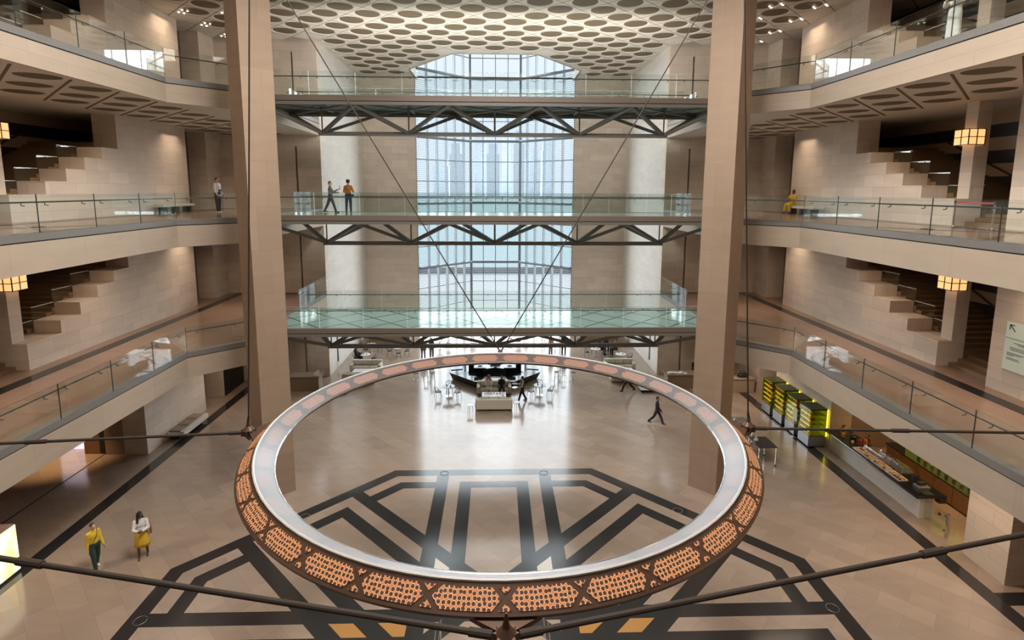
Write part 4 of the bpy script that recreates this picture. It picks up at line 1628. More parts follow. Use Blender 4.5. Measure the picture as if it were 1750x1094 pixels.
# things lying on the right desk
rg = random.Random(11)
for i in range(6):
    x, y = 12.5 + 0.22 * i, 37.2 + rg.uniform(-0.12, 0.12)
    o = MB().box(x - 0.11, x + 0.11, y - 0.15, y + 0.15, 1.06, 1.06 + rg.uniform(0.02, 0.09)).build('brochure_stack', M_WHITE, org=(x, y, 1.06), bevel=0.004)
    tag(o, 'small stack of white brochures on the right reception desk', 'brochures', 'brochures on the right desk')
for x, y, lab in ((14.9, 37.25, 'open white book on the desk before the man in black'),):
    t = thing('book', lab, 'book', (x, y, 1.06))
    MB().box(x - 0.2, x - 0.005, y - 0.14, y + 0.14, 1.06, 1.085).build('page_block', M_WHITE, t)
    MB().box(x + 0.005, x + 0.2, y - 0.14, y + 0.14, 1.06, 1.085).build('page_block', M_WHITE, t)
t = thing('bag', 'black soft bag lying on the pale box desk near the right passage', 'bag', (17.5, 36.45, 1.0))
MB().ell((17.5, 36.45, 1.16), (0.42, 0.2, 0.17), 16, 10).build('body', M_SEATBLK, t, smooth=True)
MB().tube([(17.25, 36.45, 1.26), (17.3, 36.45, 1.45), (17.6, 36.45, 1.47), (17.7, 36.45, 1.26)], 0.02, 6).build('strap', M_SEATBLK, t)
o = MB().add([(-11.9, 37.0, 1.06), (-11.5, 36.9, 1.06), (-11.5, 36.9, 1.55), (-11.9, 37.02, 1.3), (-11.9, 37.03, 1.06), (-11.5, 36.93, 1.06), (-11.5, 36.93, 1.55), (-11.9, 37.05, 1.3)],
             [(0, 1, 2, 3), (7, 6, 5, 4), (0, 4, 5, 1), (1, 5, 6, 2), (2, 6, 7, 3), (3, 7, 4, 0)])
o.v = [p + Vector((-0.75, 0, 0)) for p in o.v]
tag(o.build('desk_sign', M_WHITE, org=(-12.4, 36.95, 1.06)), 'small white slanting card sign on the left reception desk', 'sign')

# --- high tables with castors on the right
def make_high_table():
    t = thing('high_table', 'table', 'table', (0, 0, 0))
    MB().box(-0.48, 0.48, -0.62, 0.62, 1.02, 1.06).build('tabletop', simple('charcoal_top', (0.055, 0.052, 0.05), 0.3), t)
    for sx in (-1, 1):
        for sy in (-1, 1):
            lg = MB().bar((sx * 0.44, sy * 0.57, 0.09), (sx * 0.44, sy * 0.57, 1.02), 0.045).build('leg', M_CHROME, t)
            MB().ell((sx * 0.44, sy * 0.57, 0.05), (0.03, 0.05, 0.05), 10, 6).build('castor', M_SEATBLK, lg)
    return t


hight = make_high_table()
place(hight, USED, (14.0, 26.45, 0), 0.0, 'nearer tall black-topped table on castors beside the right pillar', 'tall tables')
place(hight, USED, (13.95, 28.95, 0), 0.0, 'farther tall black-topped table on castors beside the right pillar', 'tall tables')
for x, y, lab in ((13.1, 25.95, 'clear high stool at the near end of the nearer tall table'), (13.12, 26.8, 'second clear high stool at the nearer tall table'),
                  (13.12, 28.6, 'clear high stool at the farther tall table')):
    place(stool, USED, (x, y, 0), 0.4, lab, 'stools at the tall tables')
for x, y, lab in ((13.72, 26.6, 'white napkin holder on the nearer tall table'), (13.7, 29.1, 'white napkin holder on the farther tall table')):
    t = thing('napkin_holder', lab, 'napkin holder', (x, y, 1.06))
    MB().box(x - 0.09, x + 0.09, y - 0.06, y + 0.06, 1.06, 1.18).build('box', M_WHITE, t, bevel=0.015)
    MB().lathe([(0.03, 0.12), (0.03, 0.27), (0.015, 0.32)], (x, y, 1.06), 10).build('bottle', M_WHITE, t)

# --- four glowing display cabinets
M_YGLASS = glass('yellow_green_glass', (0.80, 0.82, 0.22), base=0.03)
M_YTUBE = simple('yellow_light_tube', (1, 0.9, 0.2), 0.4, emit=(1.0, 0.80, 0.06), estr=2.6)
M_SHELFLED = simple('warm_shelf_light', (1, 1, 1), 0.4, emit=(1.0, 0.72, 0.35), estr=1.5)
M_CABTOP = simple('olive_cabinet_top', (0.07, 0.09, 0.035), 0.4)
M_METAL = simple('dull_metal_base', (0.36, 0.36, 0.37), 0.35, metal=0.7)
PACK = [simple('orange_packet', (0.75, 0.22, 0.04), 0.5), simple('red_packet', (0.55, 0.05, 0.03), 0.5), simple('green_packet', (0.10, 0.25, 0.05), 0.5),
        simple('cream_packet', (0.75, 0.65, 0.45), 0.5), simple('brown_packet', (0.22, 0.10, 0.05), 0.5)]
CABN = ['nearest', 'second', 'third', 'farthest']
rg = random.Random(21)
for i in range(4):
    y0 = 27.9 + 1.42 * i
    y1 = y0 + 1.05
    x0, x1 = 17.30, 18.25
    t = thing('display_cabinet', '%s of the four glowing yellow-green glass snack cabinets along the right wall' % CABN[i], 'display cabinet', (17.8, (y0 + y1) / 2, 0), 'display cabinets')
    MB().box(x0, x1, y0, y1, 0.06, 0.62).build('base', M_METAL, t, bevel=0.01)
    MB().box(x0 + 0.08, x1, y0 + 0.05, y1 - 0.05, 0, 0.06).build('plinth', M_GAP, t)
    MB().box(x0, x1, y0, y1, 2.12, 2.2).build('top', M_CABTOP, t)
    for p_, q_ in (((x0, y0), (x0, y1)), ((x0, y0), (x1, y0)), ((x0, y1), (x1, y1))):
        MB().box(min(p_[0], q_[0]), max(p_[0], q_[0]) + 0.012, min(p_[1], q_[1]), max(p_[1], q_[1]) + 0.012, 0.62, 2.12).build('glass_side', M_YGLASS, t)
    MB().box(x1 - 0.03, x1, y0 + 0.015, y1 - 0.015, 0.62, 2.12).build('back_panel', simple('lime_back_panel', (0.33, 0.40, 0.03), 0.5, emit=(0.45, 0.48, 0.03), estr=0.30), t)
    MB().box(x1 + 0.02, x1 + 0.07, y0 + 0.02, y0 + 0.06, 0.62, 2.15).build('light_tube', M_YTUBE, t)
    for k in range(5):
        z = 0.66 + 0.29 * k
        sh = MB().box(x0 + 0.06, x1 - 0.05, y0 + 0.04, y1 - 0.04, z, z + 0.015).build('shelf', M_WHITE, t)
        MB().box(x0 + 0.05, x0 + 0.07, y0 + 0.05, y1 - 0.05, z + 0.25, z + 0.27).build('shelf_light', M_SHELFLED, sh)
        for q in range(5):
            yy = y0 + 0.13 + 0.195 * q
            hgt = rg.uniform(0.11, 0.19)
            o = MB().box(x0 + 0.12, x0 + 0.34, yy - 0.07, yy + 0.07, z + 0.015, z + 0.015 + hgt).build('snack_packet', rg.choice(PACK), org=(x0 + 0.2, yy, z + 0.015), bevel=0.012)
            tag(o, 'small snack packet on a shelf of the %s glowing cabinet' % CABN[i], 'packet', 'packets in the %s cabinet' % CABN[i])
o = MB().box(17.2, 17.22, 29.0, 29.4, 1.0, 1.75).build('wall_card', simple('pale_card', (0.75, 0.85, 0.8), 0.5), org=(17.2, 29.2, 1.0))
st_ = thing('poster_stand', 'pale upright card on a slim stand between the glowing cabinets', 'sign', (17.15, 29.2, 0))
o.parent = st_
o.location = (0.06, 0, 1.0)
o.name = 'card'
MB().box(17.05, 17.3, 29.05, 29.35, 0, 0.02).build('foot', M_METAL, st_)
MB().bar((17.21, 29.2, 0.02), (17.21, 29.2, 1.0), 0.03).build('post', M_METAL, st_)

# --- right wall with the serving hatch
wr = MB().box(18.4, 19.6, 17.3, 19.08, 0, GT)
struct('wall_right_pier', wr, M_WALL)
struct('wall_right_far_return', MB().box(19.6, 24.0, 17.0, 17.3, 0, GT), M_WALL)
struct('wall_right_hatch_back', MB().box(23.0, 23.2, 17.3, 30.2, 0, GT), M_WOOD)
struct('wall_right_hatch_side', MB().box(19.6, 23.0, 27.85, 28.1, 0, GT), M_MAUVE)
struct('wall_right_near', MB().box(21.0, 21.3, YBK, 16.6, 0, GT), M_MAUVE)
struct('trim_floor_crossband', MB().box(17.7, 21.0, 16.35, 16.95, 0.0, 0.006), M_BLACK)
t = thing('serving_counter', 'long cafe counter of pale stone with rounded black top in the right wall', 'counter', (18.6, 24.3, 0))
MB().box(18.42, 19.0, 21.35, 27.8, 0, 1.06).build('body', M_WHITEWALL, t)
MB().box(18.0, 19.35, 21.05, 27.75, 1.06, 1.17).build('top', simple('black_counter_top', (0.02, 0.02, 0.024), 0.12), t, bevel=0.045)
MB().box(19.0, 19.3, 21.05, 21.3, 0.85, 1.06).build('end_drawer', M_SEATBLK, t)
# pastry trays
M_TRAY = simple('white_tray', (0.75, 0.72, 0.68), 0.4)
M_PASTRY = [simple('golden_pastry', (0.62, 0.33, 0.11), 0.7, noise=0.2), simple('dark_pastry', (0.20, 0.08, 0.03), 0.6), simple('pale_pastry', (0.80, 0.62, 0.42), 0.7)]
for i, (y, w) in enumerate(((24.9, 1.2), (23.75, 0.9), (22.75, 0.9))):
    nm = ['farthest', 'middle', 'nearest'][i]
    t = thing('pastry_tray', '%s of the three white pastry trays on the black cafe counter' % nm, 'tray', (18.35, y, 1.17), 'pastry trays')
    MB().box(18.14, 18.58, y - w / 2, y + w / 2, 1.172, 1.19).build('plate', M_TRAY, t)
    for a, b in (((18.14, y - w / 2), (18.14, y + w / 2)), ((18.58, y - w / 2), (18.58, y + w / 2)), ((18.14, y - w / 2), (18.58, y - w / 2)), ((18.14, y + w / 2), (18.58, y + w / 2))):
        MB().bar((*a, 1.20), (*b, 1.20), 0.02, 0.04).build('rim', M_TRAY, t)
    ny = int(w / 0.16)
    for k in range(ny):
        for q in range(2):
            x, yy = 18.26 + 0.2 * q, y - w / 2 + 0.1 + 0.155 * k
            o = MB().ell((x, yy, 1.225), (0.075, 0.055, 0.038), 10, 6).build('pastry', rg.choice(M_PASTRY), org=(x, yy, 1.19), smooth=True)
            tag(o, 'small baked pastry on the %s white tray of the cafe counter' % nm, 'pastry', 'pastries on the %s tray' % nm)
# glass display with rounded front
t = thing('glass_display_case', 'long rounded chrome and glass food case on the black counter', 'display case', (18.95, 24.3, 1.17))
arc = [(18.72 + 0.26 - 0.26 * math.cos(PI * k / 12), 1.22 + 0.26 * math.sin(PI * k / 12)) for k in range(13)]
mb = MB()
for k in range(12):
    (xa, za), (xb, zb) = arc[k], arc[k + 1]
    mb.add([(xa, 22.9, za), (xa, 25.5, za), (xb, 25.5, zb), (xb, 22.9, zb)], [(0, 1, 2, 3)])
mb.build('curved_glass', M_GLASS, t, recalc=False)
for y in (22.9, 23.75, 24.6, 25.5):
    MB().tube([(x, y, z) for x, z in arc], 0.02, 6).build('hoop', M_CHROME, t)
MB().box(18.70, 19.26, 22.88, 25.52, 1.172, 1.22).build('base', M_CHROME, t)
MB().lathe([(0.2, -0.5), (0.21, -0.45), (0.21, 0.45), (0.2, 0.5)], (0, 0, 0), 20).build('barrel', M_CHROME, t, org=(0, 0, 0))
br_ = t.children[-1]
br_.location = (18.98 - 18.95, 24.18 - 24.3, 1.40 - 1.17)
br_.rotation_euler = (PI / 2, 0, 0)
# clutter on the counter
for x, y, r_, hh, m_, nm, lab in ((18.75, 27.2, 0.16, 0.42, PACK[0], 'jar', 'big amber jar at the far end of the cafe counter'),
                                  (18.45, 26.75, 0.09, 0.30, simple('lime_bottle', (0.55, 0.65, 0.15), 0.3), 'bottle', 'lime green bottle near the far end of the cafe counter'),
                                  (18.75, 26.4, 0.17, 0.30, M_SEATBLK, 'coffee_grinder', 'black machine near the far end of the cafe counter'),
                                  (18.5, 26.05, 0.07, 0.16, simple('lime_cup', (0.65, 0.65, 0.2), 0.4), 'cup', 'small lime cup on the cafe counter'),
                                  (18.95, 25.72, 0.09, 0.45, PACK[0], 'bottle', 'orange bottle at the far end of the glass food case'),
                                  (19.2, 25.85, 0.09, 0.5, PACK[4], 'bottle', 'tall brown bottle at the far end of the glass food case'),
                                  (18.72, 25.8, 0.08, 0.42, PACK[1], 'bottle', 'red bottle at the far end of the glass food case')):
    t = thing(nm, lab, nm.replace('_', ' '), (x, y, 1.17))
    MB().lathe([(r_, 0.002), (r_, hh * 0.62), (r_ * 0.45, hh * 0.8), (r_ * 0.42, hh * 0.93)], (x, y, 1.17), 16).build('body', m_, t)
    MB().lathe([(r_ * 0.5, hh * 0.93), (r_ * 0.5, hh)], (x, y, 1.17), 12).build('lid', M_SEATBLK if nm != 'coffee_grinder' else M_CHROME, t)
t = thing('cash_register', 'black card till at the near end of the cafe counter', 'till', (18.75, 21.9, 1.17))
MB().box(18.5, 19.0, 21.55, 21.95, 1.172, 1.30).build('drawer', M_METAL, t, bevel=0.01)
MB().box(18.6, 18.9, 21.7, 21.9, 1.30, 1.42).build('keypad', M_SEATBLK, t, bevel=0.02)
MB().bar((18.65, 21.98, 1.32), (18.65, 22.02, 1.6), 0.32, 0.03).build('screen', M_SEATBLK, t)
o = MB().box(18.45, 18.85, 21.15, 21.5, 1.172, 1.20).build('serving_mat', M_SEATBLK, org=(18.65, 21.3, 1.17))
tag(o, 'flat black mat beside the till on the cafe counter', 'mat')
# glass gate
t = thing('glass_gate', 'low clear glass gate with steel post beside the cafe counter', 'gate', (18.55, 20.6, 0))
MB().box(18.52, 18.545, 20.05, 21.25, 0.12, 1.0).build('glass_leaf', M_GLASS, t)
MB().box(18.48, 18.58, 19.98, 20.06, 0.0, 1.02).build('post', M_CHROME, t)
for z in (0.22, 0.85):
    MB().box(18.50, 18.57, 20.06, 20.16, z, z + 0.06).build('hinge', M_SEATBLK, t)
MB().box(18.505, 18.56, 20.42, 20.50, 0.72, 0.80).build('lock', M_SEATBLK, t)
# back counter
t = thing('back_counter', 'brown wooden drawer counter behind the cafe hatch', 'counter', (20.95, 23, 0))
MB().box(20.6, 21.3, 18.6, 26.4, 0.05, 0.92).build('body', simple('warm_drawer_wood', (0.36, 0.18, 0.08), 0.4, noise=0.1), t)
MB().box(20.55, 21.3, 18.55, 26.45, 0.92, 0.97).build('top', simple('black_counter_top', (0.02, 0.02, 0.024), 0.12), t)
for k in range(7):
    y = 19.05 + 1.05 * k
    dr_ = MB().box(20.575, 20.6, y, y + 1.0, 0.1, 0.88).build('drawer', simple('warm_drawer_front', (0.40, 0.20, 0.09), 0.4, noise=0.1), t)
M_LIME = simple('lime_backlit_panel', (0.35, 0.42, 0.04), 0.4, emit=(0.42, 0.50, 0.03), estr=0.55)
struct('trim_lime_panel', MB().box(21.3, 21.36, 18.6, 26.0, 0.0, 2.3), M_LIME)
for k in range(14):
    y = 19.4 + 0.42 * k
    t = thing('bottle', 'bottle in the row before the lime panel behind the cafe counter', 'bottle', (21.1, y, 0.97), 'bottles before the lime panel')
    c_ = [PACK[0], PACK[2], M_CHROME, simple('lime_bottle', (0.55, 0.65, 0.15), 0.3)][k % 4]
    MB().lathe([(0.07, 0.002), (0.075, 0.22), (0.03, 0.3), (0.028, 0.38)], (21.1, y, 0.97), 12).build('body', c_, t)
    MB().lathe([(0.032, 0.38), (0.032, 0.42)], (21.1, y, 0.97), 10).build('cap', M_SEATBLK, t)
t = thing('menu_card', 'white framed card in front of the lime panel', 'card', (21.2, 20.9, 0.97))
MB().box(21.23, 21.26, 20.6, 21.2, 0.972, 1.75).build('board', M_WHITE, t)
t = thing('bowl', 'yellow bowl at the near end of the back counter', 'bowl', (20.85, 19.2, 0.97))
MB().lathe([(0.08, 0.002), (0.2, 0.1), (0.19, 0.1), (0.07, 0.02)], (20.85, 19.2, 0.97), 18).build('body', simple('yellow_bowl', (0.75, 0.55, 0.08), 0.4), t)

# --- left: long bench, lobby recess, lit panels
t = thing('long_bench', 'long pale stone bench with grey pads against the left wall', 'bench', (-17.9, 30.6, 0))
MB().box(-18.35, -17.42, 29.45, 32.1, 0.22, 0.42).build('slab', M_WHITEWALL, t, bevel=0.01)
MB().box(-18.2, -17.75, 29.6, 31.95, 0.0, 0.22).build('foot', M_GAP, t)
MB().box(-17.62, -17.42, 29.45, 32.1, 0.42, 0.50).build('front_edge', M_WHITEWALL, t, bevel=0.01)
for k in range(3):
    MB().box(-18.3, -17.66, 29.6 + 0.84 * k, 30.38 + 0.84 * k, 0.42, 0.50).build('seat_pad', simple('grey_brown_pad', (0.30, 0.245, 0.20), 0.7), t, bevel=0.03)
struct('wall_left_lobby_return', MB().box(-20.6, -19.6, 27.85, 28.2, 0, GT), M_MAUVE)
struct('door_1', MB().box(-20.68, -20.6, 27.9, 28.0, 0, GT).box(-20.95, -20.72, 27.95, 28.05, 0, GT), M_GAP)
struct('door_2', MB().box(-21.75, -20.96, 27.95, 28.05, 0, GT), M_WOOD)
struct('wall_left_lobby_back', MB().box(-26, -21.75, 29.9, 30.2, 0, GT), simple('honey_wall', (0.62, 0.44, 0.14), 0.6))
struct('wall_left_lobby_side', MB().box(-21.85, -21.75, 28.05, 29.9, 0, GT), M_WALL)
struct('trim_left_lobby_groove', MB().box(-20.75, -20.68, YBK, 27.9, 0, 0.005), M_GAP)
o = MB().box(-23.55, -22.2, 28.55, 28.62, 0.0, 2.0).build('screen_panel', simple('patterned_light_screen', (0.8, 0.85, 1), 0.4, emit=(0.60, 0.65, 1.0), estr=0.8, noise=0.1), org=(-22.9, 28.58, 0.0))
tag(o, 'bright blue-white patterned screen on the floor of the left lobby', 'screen')
t = thing('information_totem', 'glowing yellow and white information box at the left edge of the floor', 'information box', (-17.9, 18.3, 0))
MB().box(-18.35, -17.47, 17.55, 18.95, 0.0, 0.06).build('plinth', M_GAP, t)
MB().box(-18.33, -17.49, 17.57, 18.93, 0.06, 1.86).build('body', M_MAUVE, t)


def totem_mat():
    m, nt, b = new_mat('yellow_lit_print')
    L = nt.links.new
    tc = nd(nt, 'ShaderNodeTexCoord')
    nz = nd(nt, 'ShaderNodeTexNoise')
    nz.inputs['Scale'].default_value = 1.6
    L(tc.outputs['Object'], nz.inputs['Vector'])
    cr = nd(nt, 'ShaderNodeValToRGB')
    cr.color_ramp.elements[0].position = 0.42
    cr.color_ramp.elements[0].color = (1.0, 0.80, 0.18, 1)
    cr.color_ramp.elements[1].position = 0.58
    cr.color_ramp.elements[1].color = (1.0, 0.97, 0.72, 1)
    L(nz.outputs['Fac'], cr.inputs[0])
    L(cr.outputs[0], b.inputs['Emission Color'])
    b.inputs['Emission Strength'].default_value = 0.85
    return m


MB().box(-17.49, -17.47, 17.6, 18.92, 0.1, 1.84).build('lit_print', totem_mat(), t)
MB().box(-18.3, -17.5, 17.55, 17.57, 0.1, 1.84).build('lit_side', simple('blue_lit_print', (0.1, 0.2, 0.8), 0.4, emit=(0.12, 0.25, 0.9), estr=1.2), t)

# --- first gallery sign on the right wall
t = thing('wall_sign', 'pale green glass direction sign with arrow on the right wall of the first gallery', 'sign', (19.4, 19.0, 8.3))
MB().box(19.42, 19.46, 18.05, 19.52, 7.38, 9.22).build('panel', simple('pale_green_glass_sign', (0.74, 0.90, 0.84), 0.25), t)
MB().box(19.46, 19.5, 18.2, 19.4, 7.5, 9.1).build('backing', simple('dark_green_edge', (0.06, 0.12, 0.10), 0.4), t)
INK = simple('dark_sign_ink', (0.04, 0.05, 0.05), 0.6)
mb = MB()
mb.bar((19.415, 19.36, 9.10), (19.415, 19.16, 8.88), 0.012, 0.03).bar((19.415, 19.38, 9.11), (19.415, 19.20, 9.11), 0.012, 0.03).bar((19.415, 19.37, 9.12), (19.415, 19.37, 8.92), 0.03, 0.012)
mb.build('arrow', INK, t)
MB().box(19.41, 19.42, 18.1, 19.5, 8.60, 8.615).build('rule', INK, t)
mb = MB()
for i, (z, a, b) in enumerate(((8.45, 18.5, 19.15), (8.40, 18.6, 19.0), (8.27, 18.45, 19.28), (8.22, 18.45, 19.28), (8.17, 18.6, 19.28), (8.05, 18.7, 19.38), (8.0, 18.8, 19.38), (7.95, 19.1, 19.38), (7.85, 18.9, 19.38), (7.80, 18.85, 19.38))):
    mb.box(19.412, 19.42, a, b, z, z + 0.016)
mb.build('text_lines', INK, t)

# --- benches on the second gallery
def make_gallery_bench():
    t = thing('gallery_bench', 'bench', 'bench', (0, 0, 0))
    MB().box(-0.3, 0.3, -1.6, 1.6, 0.34, 0.48).build('seat', M_WHITEWALL, t, bevel=0.01)
    for y in (-1.2, 0, 1.2):
        MB().box(-0.18, 0.18, y - 0.12, y + 0.12, 0, 0.34).build('leg', M_GAP, t)
    return t


gb = make_gallery_bench()
place(gb, USED, (-19.05, 33.2, F2), 0, 'pale stone bench against the left wall of the second gallery', 'second gallery benches')
place(gb, USED, (19.05, 33.2, F2), 0, 'pale stone bench under the seated person in yellow on the second gallery', 'second gallery benches')

# --- belt barrier on the second gallery
POSTS = ((19.05, 22.05), (19.05, 20.25))
for i, (x, y) in enumerate(POSTS):
    t = thing('barrier_post', ['farther', 'nearer'][i] + ' chrome post of the red belt barrier on the second gallery', 'barrier post', (x, y, F2), 'belt barrier posts')
    MB().lathe([(0.17, 0.0), (0.17, 0.015), (0.04, 0.04)], (x, y, F2), 20).build('base', M_CHROME, t)
    MB().lathe([(0.03, 0.03), (0.03, 1.0)], (x, y, F2), 14).build('pole', M_CHROME, t)
    MB().lathe([(0.042, 0.94), (0.042, 1.04), (0.03, 1.06)], (x, y, F2), 14).build('head', M_SEATBLK, t)
o = MB().box(19.04, 19.06, 20.295, 22.005, F2 + 0.95, F2 + 1.02).build('barrier_belt', simple('red_belt', (0.45, 0.05, 0.06), 0.6), org=(19.05, 21.1, F2 + 0.98))
tag(o, 'red belt stretched between the two chrome posts', 'belt')

# --- slim round covers let into the black octagon
for x, y, lab in ((-2.48, 25.55, 'round floor cover on the far black band, left of the middle'), (2.48, 25.5, 'round floor cover on the far black band, right of the middle'),
                  (-8.15, 22.05, 'round floor cover on the left slanting black band'), (8.15, 22.15, 'round floor cover on the right slanting black band'),
                  (-11.55, 16.4, 'round floor cover at the left corner of the star pattern'), (11.55, 16.4, 'round floor cover at the right corner of the star pattern')):
    mb = MB()
    mb.tube([(x + 0.2 * math.cos(2 * PI * k / 28), y + 0.2 * math.sin(2 * PI * k / 28), 0.004) for k in range(29)], 0.012, 6, cap=False)
    tag(mb.build('floor_cover', simple('steel_ring', (0.22, 0.21, 0.20), 0.4, metal=0.6), org=(x, y, 0)), lab, 'floor cover', 'round floor covers')

# --- slim steel rails by the middle of the star pattern
for s, sd in ((-1, 'left'), (1, 'right')):
    t = thing('steel_rail', 'pair of slim bright steel rails on the floor below the ring, on the %s' % sd, 'rail', (s * 1.7, 13, 0), 'slim steel rails')
    for dx in (0, 0.14):
        x = s * (1.58 + dx)
        MB().tube([(x, 15.2, 0.88 - dx), (x, 11.0, 0.88 - dx)], 0.017, 8).build('bar', M_CHROME, t)
    for y in (15.15, 13.2, 11.1):
        MB().tube([(s * 1.6, y, 0), (s * 1.6, y, 0.87)], 0.017, 8).build('post', M_CHROME, t)
# ------------------------------------------------------------------ people
def remeshed(name, mb, mat, parent, voxel, smooth_it=4, M=None):
    """fuse the overlapping limbs of `mb` into one continuous surface"""
    me = bpy.data.meshes.new(name + '_raw')
    me.from_pydata([tuple(M @ p) if M else tuple(p) for p in mb.v], [], mb.f)
    o = bpy.data.objects.new(name + '_raw', me)
    COL.objects.link(o)
    r = o.modifiers.new('r', 'REMESH')
    r.mode = 'VOXEL'
    r.voxel_size = voxel
    sm = o.modifiers.new('s', 'SMOOTH')
    sm.factor = 0.5
    sm.iterations = smooth_it
    dg = bpy.context.evaluated_depsgraph_get()
    dg.update()
    me2 = bpy.data.meshes.new_from_object(o.evaluated_get(dg))
    bpy.data.objects.remove(o)
    bpy.data.meshes.remove(me)
    me2.name = name
    for p in me2.polygons:
        p.use_smooth = True
    me2.materials.clear()
    me2.materials.append(mat)
    ob = bpy.data.objects.new(name, me2)
    COL.objects.link(ob)
    ob.parent = parent
    return ob


def vec(pitch, out, side):
    """direction of a limb hanging down: pitch swings it forward (-y), out lifts it sideways"""
    p, o = math.radians(pitch), math.radians(out)
    return Vector((side * math.sin(o), -math.sin(p) * math.cos(o), -math.cos(p) * math.cos(o)))


SKIN = {'light': simple('skin_light', (0.62, 0.40, 0.30), 0.55), 'tan': simple('skin_tan', (0.42, 0.24, 0.15), 0.55), 'dark': simple('skin_dark', (0.115, 0.055, 0.035), 0.5)}


def cloth(name, col):
    return simple('cloth_' + name, col, 0.85, noise=0.08, nscale=14)


